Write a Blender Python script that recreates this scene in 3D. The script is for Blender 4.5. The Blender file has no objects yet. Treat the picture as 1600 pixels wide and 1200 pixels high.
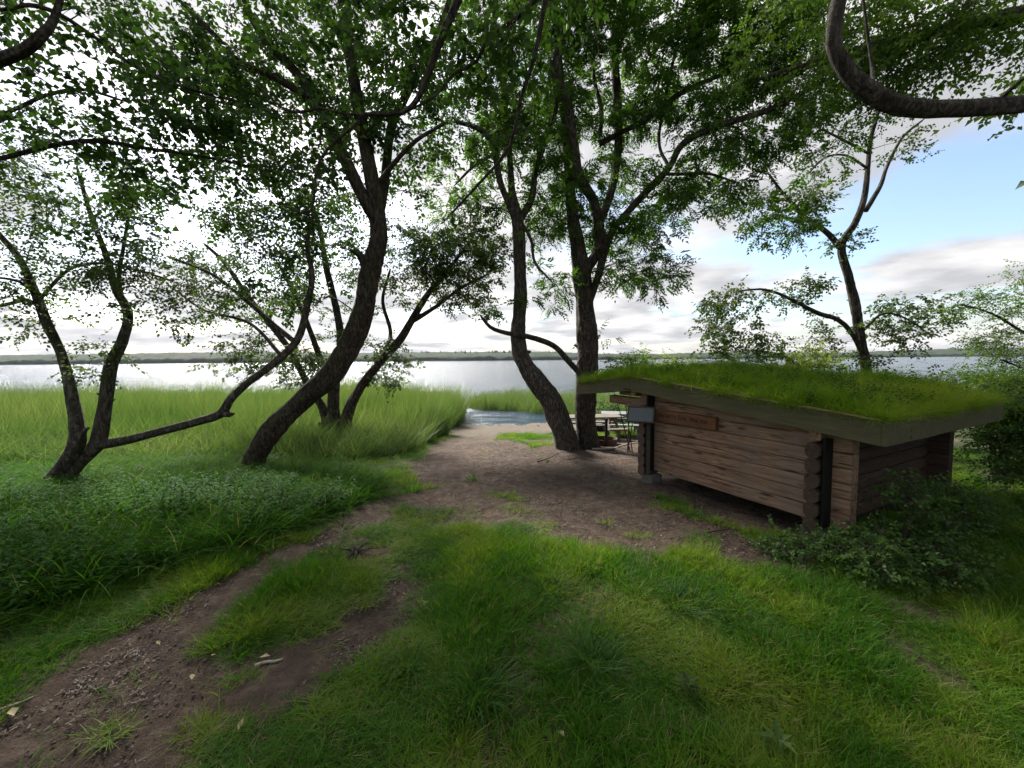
import bpy, math, random
import numpy as np
from mathutils import Vector, Matrix, Euler

S = bpy.context.scene
COL = S.collection
R_ = math.radians

# ------------------------------------------------------------------ camera
EYE = 1.75
FPX = 620.0                       # focal length in pixels of a 1600 px wide picture
PITCH = math.atan(38 / FPX)
ROLL = R_(-.5)
cd = bpy.data.cameras.new('camera')
cam = bpy.data.objects.new('camera', cd)
COL.objects.link(cam)
cd.sensor_width = 36
cd.lens = 36 * FPX / 1600
cd.clip_start = .05
cd.clip_end = 12000
CM = Matrix.Rotation(math.pi / 2 - PITCH, 4, 'X') @ Matrix.Rotation(ROLL, 4, 'Z')
cam.matrix_world = Matrix.Translation((0, 0, EYE)) @ CM
S.camera = cam
RM = np.array(CM.to_3x3())
CAM = np.array([0, 0, EYE])

# ------------------------------------------------------------------ world and sun
SUN_AZ = -32.0     # degrees from +Y, negative = to the left
SUN_EL = 42.0
w = bpy.data.worlds.new('World')
S.world = w
w.use_nodes = True
nt = w.node_tree
nt.nodes.clear()
N = nt.nodes.new
L = nt.links.new


def wmath(op, a, b=None, c=None):
    n = N('ShaderNodeMath')
    n.operation = op
    for i, v in enumerate((a, b, c)):
        if v is None:
            continue
        if isinstance(v, (int, float)):
            n.inputs[i].default_value = v
        else:
            L(v, n.inputs[i])
    return n.outputs[0]


sky = N('ShaderNodeTexSky')
sky.sky_type = 'NISHITA'
sky.sun_disc = False
sky.sun_elevation = R_(SUN_EL)
sky.sun_rotation = R_(SUN_AZ)
sky.air_density = 1.0
sky.ozone_density = 1.8
sky.dust_density = 1.6
tc = N('ShaderNodeTexCoord')
sp = N('ShaderNodeSeparateXYZ')
L(tc.outputs['Generated'], sp.inputs[0])
zz = wmath('ADD', wmath('MAXIMUM', sp.outputs[2], 0.0), .13)
cb = N('ShaderNodeCombineXYZ')
L(wmath('DIVIDE', sp.outputs[0], zz), cb.inputs[0])
L(wmath('DIVIDE', sp.outputs[1], zz), cb.inputs[1])
cb.inputs[2].default_value = 17.8
no = N('ShaderNodeTexNoise')
no.inputs['Scale'].default_value = .72
no.inputs['Detail'].default_value = 7
no.inputs['Roughness'].default_value = .52
no.inputs['Distortion'].default_value = .25
L(cb.outputs[0], no.inputs['Vector'])
cov = N('ShaderNodeMapRange')          # cloud cover
cov.interpolation_type = 'SMOOTHSTEP'
cov.inputs[1].default_value = .38
cov.inputs[2].default_value = .52
L(no.outputs['Fac'], cov.inputs[0])
no2 = N('ShaderNodeTexNoise')
no2.inputs['Scale'].default_value = 1.9
no2.inputs['Detail'].default_value = 6
L(cb.outputs[0], no2.inputs['Vector'])
cr = N('ShaderNodeValToRGB')
cr.color_ramp.elements[0].position = .38
cr.color_ramp.elements[0].color = (.60, .61, .64, 1)
cr.color_ramp.elements[1].position = .6
cr.color_ramp.elements[1].color = (.98, .96, .96, 1)
L(no2.outputs['Fac'], cr.inputs[0])
# clouds are brighter round the hidden sun
vd = N('ShaderNodeVectorMath')
vd.operation = 'DOT_PRODUCT'
L(tc.outputs['Generated'], vd.inputs[0])
sd = Vector((math.sin(R_(SUN_AZ)) * math.cos(R_(SUN_EL)), math.cos(R_(SUN_AZ)) * math.cos(R_(SUN_EL)), math.sin(R_(SUN_EL))))
vd.inputs[1].default_value = sd
glow = wmath('MULTIPLY_ADD', wmath('POWER', wmath('MAXIMUM', vd.outputs['Value'], 0.0), 4.0), .16, .90)
bgS = N('ShaderNodeBackground')
bgS.inputs['Strength'].default_value = .085
L(sky.outputs[0], bgS.inputs[0])
bgC = N('ShaderNodeBackground')
L(cr.outputs[0], bgC.inputs[0])
L(wmath('MULTIPLY', glow, .375), bgC.inputs['Strength'])
mx = N('ShaderNodeMixShader')
# the cover closes towards the horizon, where the cloud banks stack up
low = N('ShaderNodeMapRange')
low.interpolation_type = 'SMOOTHSTEP'
L(sp.outputs[2], low.inputs[0])
for i_, v_ in enumerate((.0, .14, .8, .0)):
    low.inputs[i_ + 1].default_value = v_
L(wmath('MAXIMUM', cov.outputs[0], low.outputs[0]), mx.inputs[0])
L(bgS.outputs[0], mx.inputs[1])
L(bgC.outputs[0], mx.inputs[2])
wo = N('ShaderNodeOutputWorld')
L(mx.outputs[0], wo.inputs[0])

sl = bpy.data.lights.new('sun', 'SUN')
sl.energy = 4.6
sl.angle = R_(12)
sl.color = (1, .96, .9)
so = bpy.data.objects.new('sun', sl)
COL.objects.link(so)
so.rotation_euler = sd.to_track_quat('Z', 'Y').to_euler()

S.view_settings.view_transform = 'Standard'
S.view_settings.look = 'None'
S.view_settings.gamma = 1
S.view_settings.use_curve_mapping = False
S.view_settings.exposure = 1.65
S.cycles.use_denoising = True
S.cycles.max_bounces = 8
S.cycles.transparent_max_bounces = 8

# ------------------------------------------------------------------ maths helpers
rng = np.random.default_rng(7)
random.seed(7)


def ray(px, py):
    return RM @ np.array([(px - 800) / FPX, -(py - 600) / FPX, -1.])


def P(px, py, d):
    v = ray(px, py)
    return CAM + v * d / v[1]


def proj(p):
    q = (np.asarray(p) - CAM) @ RM
    z = np.minimum(q[..., 2], -1e-4)
    return 800 + FPX * q[..., 0] / -z, 600 - FPX * q[..., 1] / -z, q[..., 2] < -.05


def hash2(ix, iy, s):
    n = (ix.astype(np.int64) * 374761393 + iy.astype(np.int64) * 668265263 + s * 974711) & 0x7fffffff
    n = ((n ^ (n >> 13)) * 1274126177) & 0x7fffffff
    n = (n ^ (n >> 16)) & 0xffff
    return n / 65535.


def noise(x, y, s=0):
    x = np.asarray(x, float)
    y = np.asarray(y, float)
    ix = np.floor(x)
    iy = np.floor(y)
    fx = x - ix
    fy = y - iy
    fx = fx * fx * (3 - 2 * fx)
    fy = fy * fy * (3 - 2 * fy)
    a = hash2(ix, iy, s)
    b = hash2(ix + 1, iy, s)
    c = hash2(ix, iy + 1, s)
    d = hash2(ix + 1, iy + 1, s)
    return (a * (1 - fx) + b * fx) * (1 - fy) + (c * (1 - fx) + d * fx) * fy


def fbm(x, y, s=0, o=4):
    t = 0
    a = .5
    for k in range(o):
        t = t + a * noise(x * 2 ** k, y * 2 ** k, s + k)
        a *= .5
    return t / (1 - .5 ** o)


def sstep(a, b, x):
    t = np.clip((x - a) / (b - a), 0, 1)
    return t * t * (3 - 2 * t)


WATER = -.80


def height(x, y):
    x = np.asarray(x, float)
    y = np.asarray(y, float)
    # the bank drops to the lake; the right-hand shore reaches a little further out
    shore = 15.6 + 1.2 * sstep(1.2, 5, x) - .5 * sstep(-4, -9, x) + .9 * (fbm(x * .3, 1.3, 3, 3) - .5)
    t = (y - 4.3) / (shore - 4.3)
    h = -.80 * sstep(0, 1, t * .93) - .9 * sstep(1.0, 1.5, t) * 1.0
    h = h - 2.0 * sstep(30, 60, y)
    und = (fbm(x * .55, y * .55, 11, 3) - .5) * .12 + (fbm(x * 3.1, y * 3.1, 21, 3) - .5) * .035
    h = h + und * (1 - sstep(12, 15, y)) + .10 * sstep(9, 14, np.hypot(x, y + 1)) * (y < 3)
    return h


def G(px, py):
    """point on the ground seen at that pixel"""
    v = ray(px, py)
    z = 0.
    for _ in range(25):
        t = (z - EYE) / v[2]
        q = CAM + v * t
        z = float(height(q[0], q[1]))
    return np.array([q[0], q[1], z])


def W(x, y, dz=0.):
    return np.array([x, y, float(height(x, y)) + dz])


# ------------------------------------------------------------------ materials
class Mat:
    def __init__(s, name):
        s.m = bpy.data.materials.new(name)
        s.m.use_nodes = True
        s.t = s.m.node_tree
        s.t.nodes.clear()
        s.out = s.n('ShaderNodeOutputMaterial')

    def n(s, k, **kw):
        n = s.t.nodes.new(k)
        for a, b in kw.items():
            setattr(n, a, b)
        return n

    def l(s, a, b):
        s.t.links.new(a, b)

    def setin(s, i, v):
        if v is None:
            return
        if hasattr(v, 'is_output'):
            s.l(v, i)
        else:
            i.default_value = v

    def math(s, op, a, b=None, c=None):
        n = s.n('ShaderNodeMath', operation=op)
        for i, v in enumerate((a, b, c)):
            s.setin(n.inputs[i], v)
        return n.outputs[0]

    def mix(s, f, a, b, blend='MIX'):
        n = s.n('ShaderNodeMix', data_type='RGBA', blend_type=blend)
        s.setin(n.inputs[0], f)
        s.setin(n.inputs[6], a if hasattr(a, 'is_output') else (*a, 1))
        s.setin(n.inputs[7], b if hasattr(b, 'is_output') else (*b, 1))
        return n.outputs[2]

    def coords(s, kind='Object', scale=(1, 1, 1)):
        c = s.n('ShaderNodeTexCoord')
        m = s.n('ShaderNodeMapping')
        m.inputs['Scale'].default_value = scale
        s.l(c.outputs[kind], m.inputs[0])
        return m.outputs[0]

    def noise(s, vec, scale, detail=5, rough=.55, dist=0):
        n = s.n('ShaderNodeTexNoise')
        s.l(vec, n.inputs['Vector'])
        n.inputs['Scale'].default_value = scale
        n.inputs['Detail'].default_value = detail
        n.inputs['Roughness'].default_value = rough
        n.inputs['Distortion'].default_value = dist
        return n.outputs['Fac']

    def ramp(s, f, *st):
        n = s.n('ShaderNodeValToRGB')
        e = n.color_ramp.elements
        while len(e) < len(st):
            e.new(.5)
        for k, (p, c) in enumerate(st):
            e[k].position = p
            e[k].color = (*c, 1) if len(c) == 3 else c
        s.l(f, n.inputs[0])
        return n.outputs[0]

    def rng(s, f, a, b, c=0., d=1.):
        n = s.n('ShaderNodeMapRange')
        s.l(f, n.inputs[0])
        for i, v in enumerate((a, b, c, d)):
            n.inputs[i + 1].default_value = v
        return n.outputs[0]

    def attr(s, name, typ='GEOMETRY'):
        n = s.n('ShaderNodeAttribute', attribute_type=typ)
        n.attribute_name = name
        return n.outputs['Fac']

    def bump(s, h, strength, dist=.02):
        n = s.n('ShaderNodeBump')
        s.l(h, n.inputs['Height'])
        n.inputs['Strength'].default_value = strength
        n.inputs['Distance'].default_value = dist
        return n.outputs[0]

    def pbr(s, col, rough=.8, normal=None, metal=0., spec=.5):
        n = s.n('ShaderNodeBsdfPrincipled')
        s.setin(n.inputs['Base Color'], col if hasattr(col, 'is_output') else (*col, 1))
        s.setin(n.inputs['Roughness'], rough)
        n.inputs['Metallic'].default_value = metal
        n.inputs['Specular IOR Level'].default_value = spec
        if normal is not None:
            s.l(normal, n.inputs['Normal'])
        return n.outputs[0]

    def end(s, sh):
        s.l(sh, s.out.inputs['Surface'])
        return s.m


def leaf_mat(name, c0, c1, c2, trans=.45, inst=False, rough=.6, spec=.18, straw=False):
    """foliage: colour from a per-leaf value, some light shines through"""
    m = Mat(name)
    a = m.attr('tint')
    f = a
    if inst:
        f = m.math('ADD', m.math('MULTIPLY', a, .45), m.math('MULTIPLY', m.attr('patch', 'INSTANCER'), .55))
    col = m.ramp(f, (0., c0), (.5, c1), (1., c2))
    if straw:
        col = m.mix(m.rng(a, .90, .93), col, (.24, .20, .09))
    d = m.pbr(col, rough, spec=spec)
    t = m.n('ShaderNodeBsdfTranslucent')
    tcx = m.mix(1., col, (1.25, 1.3, .55), 'MULTIPLY')
    m.l(tcx, t.inputs[0])
    x = m.n('ShaderNodeMixShader')
    x.inputs[0].default_value = trans
    m.l(d, x.inputs[1])
    m.l(t.outputs[0], x.inputs[2])
    return m.end(x.outputs[0])


def bark_mat(name, dark, light, moss=0., lichen=.2):
    m = Mat(name)
    v = m.coords('Object', (1, 1, .28))
    v1 = m.coords('Object')
    big = m.noise(v, 24, 7, .68, .8)
    fine = m.noise(v, 120, 4, .6)
    col = m.ramp(big, (.36, tuple(c * .3 for c in dark)), (.5, dark), (.62, tuple(c * 1.15 for c in light)))
    col = m.mix(m.rng(fine, .35, .7, 0, .5), col, tuple(c * .5 for c in dark))
    li = m.rng(m.noise(v1, 16, 5, .6), .60, .68)
    col = m.mix(m.math('MULTIPLY', li, lichen), col, (.22, .24, .20))
    if moss > 0:
        mo = m.rng(m.noise(v1, 4.5, 5, .6), .42, .62)
        g = m.n('ShaderNodeNewGeometry')
        s = m.n('ShaderNodeSeparateXYZ')
        m.l(g.outputs['Normal'], s.inputs[0])
        up = m.rng(s.outputs[2], -.35, .7)
        col = m.mix(m.math('MULTIPLY', m.math('MULTIPLY', mo, up), moss), col, (.050, .062, .016))
    h = m.math('ADD', big, m.math('MULTIPLY', fine, .4))
    return m.end(m.pbr(col, .92, m.bump(h, 1., .05), spec=.2))


def wood_mat(name, c0, c1, c2, axis=0, scale=1., knots=True, green=0., crack=False):
    """weathered planks, grain along one object axis"""
    m = Mat(name)
    info = m.n('ShaderNodeObjectInfo')
    sc = [24 * scale] * 3
    sc[axis] = 1.6 * scale
    c = m.n('ShaderNodeTexCoord')
    mp = m.n('ShaderNodeMapping')
    mp.inputs['Scale'].default_value = sc
    m.l(c.outputs['Object'], mp.inputs[0])
    off = m.n('ShaderNodeCombineXYZ')
    for i in range(3):
        m.l(m.math('MULTIPLY', info.outputs['Random'], 37. + 11 * i), off.inputs[i])
    m.l(off.outputs[0], mp.inputs['Location'])
    g = m.noise(mp.outputs[0], 1.6, 7, .68, .9)
    g2 = m.noise(mp.outputs[0], 6, 5, .7)
    blot = m.noise(c.outputs['Object'], 3.1 * scale, 5, .6)
    col = m.ramp(g, (.28, c0), (.5, c1), (.75, c2))
    col = m.mix(m.rng(g2, .45, .75, 0, .65), col, tuple(x * .45 for x in c0))
    col = m.mix(m.rng(blot, .45, .7, 0, .55), col, tuple(x * .6 for x in c1))
    col = m.mix(m.math('MULTIPLY', info.outputs['Random'], .35), col, tuple(x * .75 for x in c1))
    if green:
        gm = m.noise(c.outputs['Object'], 7, 6, .65)
        col = m.mix(m.rng(gm, .35, .65, 0, green), col, (.078, .082, .030))
    hgt = m.math('ADD', g, m.math('MULTIPLY', g2, .5))
    if crack:
        cm = m.n('ShaderNodeMapping')
        cs = [17. * scale] * 3
        cs[axis] = .55 * scale
        cm.inputs['Scale'].default_value = cs
        m.l(off.outputs[0], cm.inputs['Location'])
        m.l(c.outputs['Object'], cm.inputs[0])
        cn = m.noise(cm.outputs[0], 1.3, 3, .5, .4)
        ck = m.rng(m.math('ABSOLUTE', m.math('SUBTRACT', cn, .5)), .004, .016, 1., 0.)
        col = m.mix(m.math('MULTIPLY', ck, .85), col, (.018, .012, .009))
        hgt = m.math('SUBTRACT', hgt, m.math('MULTIPLY', ck, .8))
        gw = m.noise(c.outputs['Object'], 1.4, 4, .6)
        col = m.mix(m.rng(gw, .45, .65, 0, .5), col, (.22, .190, .165))
    if knots:
        kv = m.n('ShaderNodeMapping')
        ks = [9.] * 3
        ks[axis] = 2.2
        kv.inputs['Scale'].default_value = ks
        m.l(off.outputs[0], kv.inputs['Location'])
        m.l(c.outputs['Object'], kv.inputs[0])
        vo = m.n('ShaderNodeTexVoronoi')
        vo.inputs['Scale'].default_value = 1.
        m.l(kv.outputs[0], vo.inputs['Vector'])
        k = m.rng(vo.outputs['Distance'], .10, .20, 1., 0.)
        col = m.mix(m.math('MULTIPLY', k, .8), col, (.022, .014, .010))
        hgt = m.math('SUBTRACT', hgt, m.math('MULTIPLY', k, .5))
    return m.end(m.pbr(col, .85, m.bump(hgt, .7, .012), spec=.25))


def plain(name, c, rough=.6, metal=0., var=.3, scale=20, bump=.2):
    m = Mat(name)
    v = m.coords('Object')
    n = m.noise(v, scale, 5, .6)
    col = m.mix(m.rng(n, .3, .7, 0, var), c, tuple(x * .35 for x in c))
    return m.end(m.pbr(col, m.rng(n, .3, .7, rough * .8, min(1, rough * 1.2)), m.bump(n, bump, .01), metal))


M_bark_dark = bark_mat('bark_dark', (.045, .034, .027), (.115, .092, .072), .3, .35)
M_bark_moss = bark_mat('bark_mossy', (.045, .033, .025), (.105, .082, .062), .95, .25)
M_bark_grey = bark_mat('bark_grey', (.062, .050, .042), (.150, .128, .108), .35, .5)
M_twig = plain('twig_bark', (.045, .034, .026), .9)
M_leaf_ash = leaf_mat('ash_leaves', (.022, .054, .010), (.048, .105, .017), (.095, .175, .028), .52)
M_leaf_dark = leaf_mat('dark_leaves', (.013, .032, .009), (.026, .060, .013), (.058, .110, .022), .4)
M_leaf_olive = leaf_mat('olive_leaves', (.020, .038, .011), (.040, .070, .018), (.078, .118, .030), .42)
M_leaf_bright = leaf_mat('bright_leaves', (.045, .095, .016), (.080, .150, .024), (.150, .220, .036), .5)
M_leaf_lime = leaf_mat('lime_leaves', (.080, .130, .018), (.150, .210, .028), (.240, .280, .040), .5)
M_leaf_bramble = leaf_mat('bramble_leaves', (.020, .056, .014), (.050, .108, .022), (.125, .185, .045), .45, rough=.55, spec=.2)
M_lawn = leaf_mat('lawn_blades', (.022, .090, .004), (.085, .195, .010), (.200, .225, .032), .5, True, straw=True)
M_tall = leaf_mat('tall_grass_blades', (.016, .066, .008), (.046, .122, .012), (.120, .190, .026), .45, True, .8, .06, True)
M_reed = leaf_mat('reed_blades', (.034, .080, .024), (.080, .130, .046), (.185, .205, .100), .4, True)
M_turf = leaf_mat('turf_blades', (.070, .160, .008), (.160, .260, .020), (.310, .340, .060), .6, True)
M_tuss = leaf_mat('tussock_blades', (.018, .062, .010), (.040, .105, .016), (.085, .160, .030), .45, straw=True)
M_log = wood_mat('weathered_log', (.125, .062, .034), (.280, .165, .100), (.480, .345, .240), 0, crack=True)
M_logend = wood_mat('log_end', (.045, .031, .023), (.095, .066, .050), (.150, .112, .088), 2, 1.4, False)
M_logrear = wood_mat('shaded_log', (.020, .013, .009), (.055, .036, .025), (.115, .078, .055), 0, 1.)  # darker log copy: shade of rear and far walls put into the colour
M_shade = wood_mat('painted_shade', (.004, .004, .004), (.008, .007, .006), (.014, .012, .010), 0, 1., False)  # near-black colour standing in for the shade beside the log stacks
M_fascia = wood_mat('algae_fascia', (.056, .048, .028), (.100, .088, .050), (.155, .138, .084), 0, 1., True, .55)
M_sign = wood_mat('sign_plank', (.100, .042, .020), (.165, .075, .036), (.230, .120, .062), 0, 1., False)
M_table = wood_mat('table_wood', (.110, .088, .062), (.170, .140, .105), (.240, .205, .160), 0, 1., False)
M_tableg = wood_mat('grey_table_wood', (.120, .125, .130), (.190, .200, .205), (.270, .285, .290), 0, 1., False)
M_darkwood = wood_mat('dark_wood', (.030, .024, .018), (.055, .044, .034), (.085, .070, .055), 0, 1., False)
M_stick = wood_mat('bleached_stick', (.250, .200, .150), (.400, .330, .260), (.520, .450, .370), 0, 1., False)
M_iron = plain('rusty_iron', (.030, .024, .022), .7, .6)
M_rust = plain('rust', (.085, .040, .024), .9)
M_conc = plain('concrete', (.120, .115, .095), .95, 0, .5, 9)
M_ash = plain('fire_ash', (.050, .045, .042), .98, 0, .7, 30, .6)
M_letter = plain('carved_letters', (.040, .018, .009), .9)
M_panel = plain('info_panel', (.055, .068, .060), .25, 0, .25, 14, .02)
M_ink = plain('printed_ink', (.060, .075, .075), .4, 0, .1)
M_dry = plain('dry_leaf', (.300, .235, .120), .8, 0, .5, 30)
M_chip = leaf_mat('litter', (.045, .030, .022), (.085, .060, .044), (.190, .150, .110), .05)


M_weed = leaf_mat('weed_leaves', (.014, .052, .010), (.030, .088, .014), (.065, .135, .024), .4, True, .75, .1)


def ground_mat():
    m = Mat('ground_soil')
    v = m.coords('Object')
    d = m.attr('dirt')
    n1 = m.noise(v, 1.3, 6, .6)
    n2 = m.noise(v, 9, 7, .7, .3)
    n3 = m.noise(v, 55, 5, .7)
    vo = m.n('ShaderNodeTexVoronoi')
    vo.inputs['Scale'].default_value = 38
    m.l(v, vo.inputs['Vector'])
    soil = m.ramp(n2, (.32, (.034, .023, .017)), (.5, (.094, .064, .044)), (.68, (.180, .134, .098)))
    soil = m.mix(m.rng(n1, .35, .65, 0, .55), soil, (.060, .042, .033))
    soil = m.mix(m.rng(n3, .5, .75, 0, .6), soil, (.022, .015, .012))
    chip = m.rng(vo.outputs['Distance'], .05, .13, 1, 0)
    soil = m.mix(m.math('MULTIPLY', chip, m.rng(n3, .45, .6, 0, .5)), soil, (.21, .165, .13))
    # sand towards the beach
    sand = m.ramp(n3, (.3, (.10, .082, .062)), (.7, (.200, .170, .130)))
    g = m.n('ShaderNodeSeparateXYZ')
    m.l(v, g.inputs[0])
    soil = m.mix(m.math('MULTIPLY', m.rng(g.outputs[1], 9.0, 13.5), .8), soil, sand)
    under = m.ramp(n2, (.3, (.016, .020, .007)), (.6, (.040, .052, .014)), (.8, (.070, .060, .026)))
    edge = m.math('ADD', d, m.math('MULTIPLY', m.math('SUBTRACT', n2, .5), .9))
    col = m.mix(m.rng(edge, .38, .55), under, soil)
    h = m.math('ADD', m.math('MULTIPLY', n2, .8), m.math('ADD', m.math('MULTIPLY', n3, .5), m.math('MULTIPLY', chip, .2)))
    return m.end(m.pbr(col, .95, m.bump(h, 1., .07), spec=.2))


def water_mat():
    m = Mat('lake_water')
    v = m.coords('Object', (.55, 1.5, 1))
    a = m.noise(v, 1.7, 4, .6, .3)
    b = m.noise(v, 7., 3, .6)
    v2 = m.coords('Object', (.02, .06, 1))
    g = m.noise(v2, 1.5, 3, .5)
    h = m.math('ADD', m.math('MULTIPLY', a, m.rng(g, .35, .65, .7, 1.25)), m.math('MULTIPLY', b, .22))
    n = m.n('ShaderNodeBsdfPrincipled')
    n.inputs['Base Color'].default_value = (.028, .052, .080, 1)
    n.inputs['Roughness'].default_value = .10
    n.inputs['IOR'].default_value = 1.333
    n.inputs['Specular IOR Level'].default_value = .5
    v3 = m.coords('Object', (.05, .30, 1))
    h = m.math('ADD', h, m.math('MULTIPLY', m.noise(v3, 1.2, 5, .65), 4.5))
    v5 = m.coords('Object', (.012, .075, 1))
    h = m.math('ADD', h, m.math('MULTIPLY', m.noise(v5, 1.2, 5, .6), 11.))
    m.l(m.bump(h, .8, .40), n.inputs['Normal'])
    return m.end(n.outputs[0])


# ------------------------------------------------------------------ object helpers
def mesh(name, v, f, mat, attrs=None, smooth=False):
    """v (n,3) array; f list of faces or (k,3)/(k,4) int array; attrs {name: per-face or per-vertex values}"""
    me = bpy.data.meshes.new(name)
    v = np.asarray(v, np.float32)
    if isinstance(f, np.ndarray):
        k, s = f.shape
        me.vertices.add(len(v))
        me.vertices.foreach_set('co', v.ravel())
        me.loops.add(k * s)
        me.loops.foreach_set('vertex_index', f.astype(np.int32).ravel())
        me.polygons.add(k)
        me.polygons.foreach_set('loop_start', np.arange(0, k * s, s, dtype=np.int32))
        me.update(calc_edges=True)
    else:
        me.from_pydata(v.tolist(), [], f)
    for a, vals in (attrs or {}).items():
        vals = np.asarray(vals, np.float32)
        dom = 'POINT' if len(vals) == len(me.vertices) else 'FACE'
        me.attributes.new(a, 'FLOAT', dom).data.foreach_set('value', vals)
    if smooth:
        me.polygons.foreach_set('use_smooth', np.ones(len(me.polygons), bool))
    if mat:
        me.materials.append(mat)
    me.update()
    return me


def link(name, me, parent=None, loc=None, rot=None):
    o = bpy.data.objects.new(name, me)
    COL.objects.link(o)
    if parent:
        o.parent = parent
    if loc is not None:
        o.location = loc
    if rot is not None:
        o.rotation_euler = rot
    return o


def tag(o, label=None, cat=None, group=None, kind=None):
    for k, v in (('label', label), ('category', cat), ('group', group), ('kind', kind)):
        if v:
            o[k] = v
    return o


def thing(name, loc, label, cat, group=None, rz=0.):
    return tag(link(name, None, None, loc, (0, 0, rz)), label, cat, group)


class MB:
    """collects vertices and faces into one mesh"""

    def __init__(s):
        s.v = []
        s.f = []

    def box(s, c, size, rot=None, bev=0.):
        c = Vector(c)
        hx, hy, hz = (q / 2 for q in size)
        b0 = len(s.v)
        if bev:
            pts = []
            for z in (-hz, -hz + bev, hz - bev, hz):
                i = bev if abs(z) == hz else 0
                for sx, sy in ((-1, -1), (1, -1), (1, 1), (-1, 1)):
                    pts.append(Vector((sx * (hx - i), sy * (hy - i), z)))
            fs = [(3, 2, 1, 0), (12, 13, 14, 15)]
            for r in range(3):
                for k in range(4):
                    fs.append((r * 4 + k, r * 4 + (k + 1) % 4, r * 4 + 4 + (k + 1) % 4, r * 4 + 4 + k))
        else:
            pts = [Vector((x, y, z)) for z in (-hz, hz) for x, y in ((-hx, -hy), (hx, -hy), (hx, hy), (-hx, hy))]
            fs = [(3, 2, 1, 0), (4, 5, 6, 7), (0, 1, 5, 4), (1, 2, 6, 5), (2, 3, 7, 6), (3, 0, 4, 7)]
        for p in pts:
            if rot:
                p = rot @ p
            s.v.append(tuple(p + c))
        s.f += [tuple(b0 + i for i in f) for f in fs]
        return s

    def prism(s, prof, a, b, right, up, jit=0.):
        """profile [(r,u)] swept from a to b"""
        a, b, right, up = (np.array(q, float) for q in (a, b, right, up))
        b0 = len(s.v)
        n = len(prof)
        L_ = np.linalg.norm(b - a)
        segs = max(1, int(L_ / .25)) if jit else 1
        for k in range(segs + 1):
            c = a + (b - a) * k / segs
            for r, u in prof:
                j = 1 + random.uniform(-jit, jit)
                s.v.append(tuple(c + right * r * j + up * u * j))
        for k in range(segs):
            for i in range(n):
                j = (i + 1) % n
                s.f.append((b0 + k * n + i, b0 + k * n + j, b0 + (k + 1) * n + j, b0 + (k + 1) * n + i))
        s.f.append(tuple(b0 + i for i in reversed(range(n))))
        s.f.append(tuple(b0 + segs * n + i for i in range(n)))
        return s

    def tube(s, pts, rad, sides=8, cap=True, wob=0.):
        v, f = tube_np(pts, rad, sides, wob)
        b0 = len(s.v)
        s.v += [tuple(p) for p in v]
        s.f += [tuple(int(i) + b0 for i in q) for q in f]
        if cap:
            s.f.append(tuple(b0 + i for i in reversed(range(sides))))
            e = len(s.v) - sides
            s.f.append(tuple(e + i for i in range(sides)))
        return s

    def build(s, name, mat, parent=None, smooth=False, loc=None, rot=None):
        return link(name, mesh(name, np.array(s.v), s.f, mat, None, smooth), parent, loc, rot)


def tube_np(pts, rad, sides, wob=0.):
    pts = np.asarray(pts, float)
    rad = np.asarray(rad, float)
    n = len(pts)
    t = np.gradient(pts, axis=0)
    t /= np.linalg.norm(t, axis=1)[:, None] + 1e-9
    ref = np.array([0., 0, 1]) if abs(t[0][2]) < .9 else np.array([1., 0, 0])
    u = np.zeros_like(t)
    a = np.cross(ref, t[0])
    a /= np.linalg.norm(a)
    for i in range(n):
        a = a - t[i] * np.dot(a, t[i])
        a /= np.linalg.norm(a) + 1e-9
        u[i] = a
    w_ = np.cross(t, u)
    ang = np.linspace(0, 2 * math.pi, sides, endpoint=False)
    r = rad[:, None] * np.ones(sides)[None]
    if wob:
        ph = random.uniform(0, 50)
        for i in range(n):
            r[i] *= 1 + wob * (2 * noise(np.cos(ang) * 1.3 + ph, np.sin(ang) * 1.3 + i * .17) - 1) + (wob * 1.15 * (2 * noise(ang * 3.2 + ph, i * .11 + ph) - 1) if sides > 12 else 0)
    v = pts[:, None] + u[:, None] * (np.cos(ang)[None, :, None] * r[..., None]) + w_[:, None] * (np.sin(ang)[None, :, None] * r[..., None])
    v = v.reshape(-1, 3)
    i, j = np.meshgrid(np.arange(n - 1), np.arange(sides), indexing='ij')
    j2 = (j + 1) % sides
    f = np.stack([i * sides + j, i * sides + j2, (i + 1) * sides + j2, (i + 1) * sides + j], -1).reshape(-1, 4)
    return v, f


def smooth_path(pts, step=.12, jit=0.):
    """catmull-rom through (x,y,z,r) points"""
    p = np.asarray(pts, float)
    p = np.vstack([2 * p[0] - p[1], p, 2 * p[-1] - p[-2]])
    out = []
    for i in range(1, len(p) - 2):
        d = np.linalg.norm(p[i + 1, :3] - p[i, :3])
        k = max(2, int(d / step))
        for t in np.arange(k) / k:
            out.append(.5 * (2 * p[i] + (p[i + 1] - p[i - 1]) * t + (2 * p[i - 1] - 5 * p[i] + 4 * p[i + 1] - p[i + 2]) * t * t
                             + (-p[i - 1] + 3 * p[i] - 3 * p[i + 1] + p[i + 2]) * t ** 3))
    out.append(p[-2])
    out = np.array(out)
    if jit:
        out[1:-1, :3] += rng.normal(0, 1, (len(out) - 2, 3)) * jit * out[1:-1, 3:4]
    out[:, 3] = np.maximum(out[:, 3], .0015)
    return out


# ------------------------------------------------------------------ leaves
def leaflet(L_, w_, fold=.25, droop=.2):
    """one leaf along +x in 4 triangles, folded on its midrib"""
    v = np.array([[0, 0, 0], [.45 * L_, w_ / 2, fold * w_], [.45 * L_, -w_ / 2, fold * w_], [L_, 0, -droop * L_], [.5 * L_, 0, 0]])
    f = np.array([[0, 4, 1], [0, 2, 4], [4, 3, 1], [4, 2, 3]])
    return v, f


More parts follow.
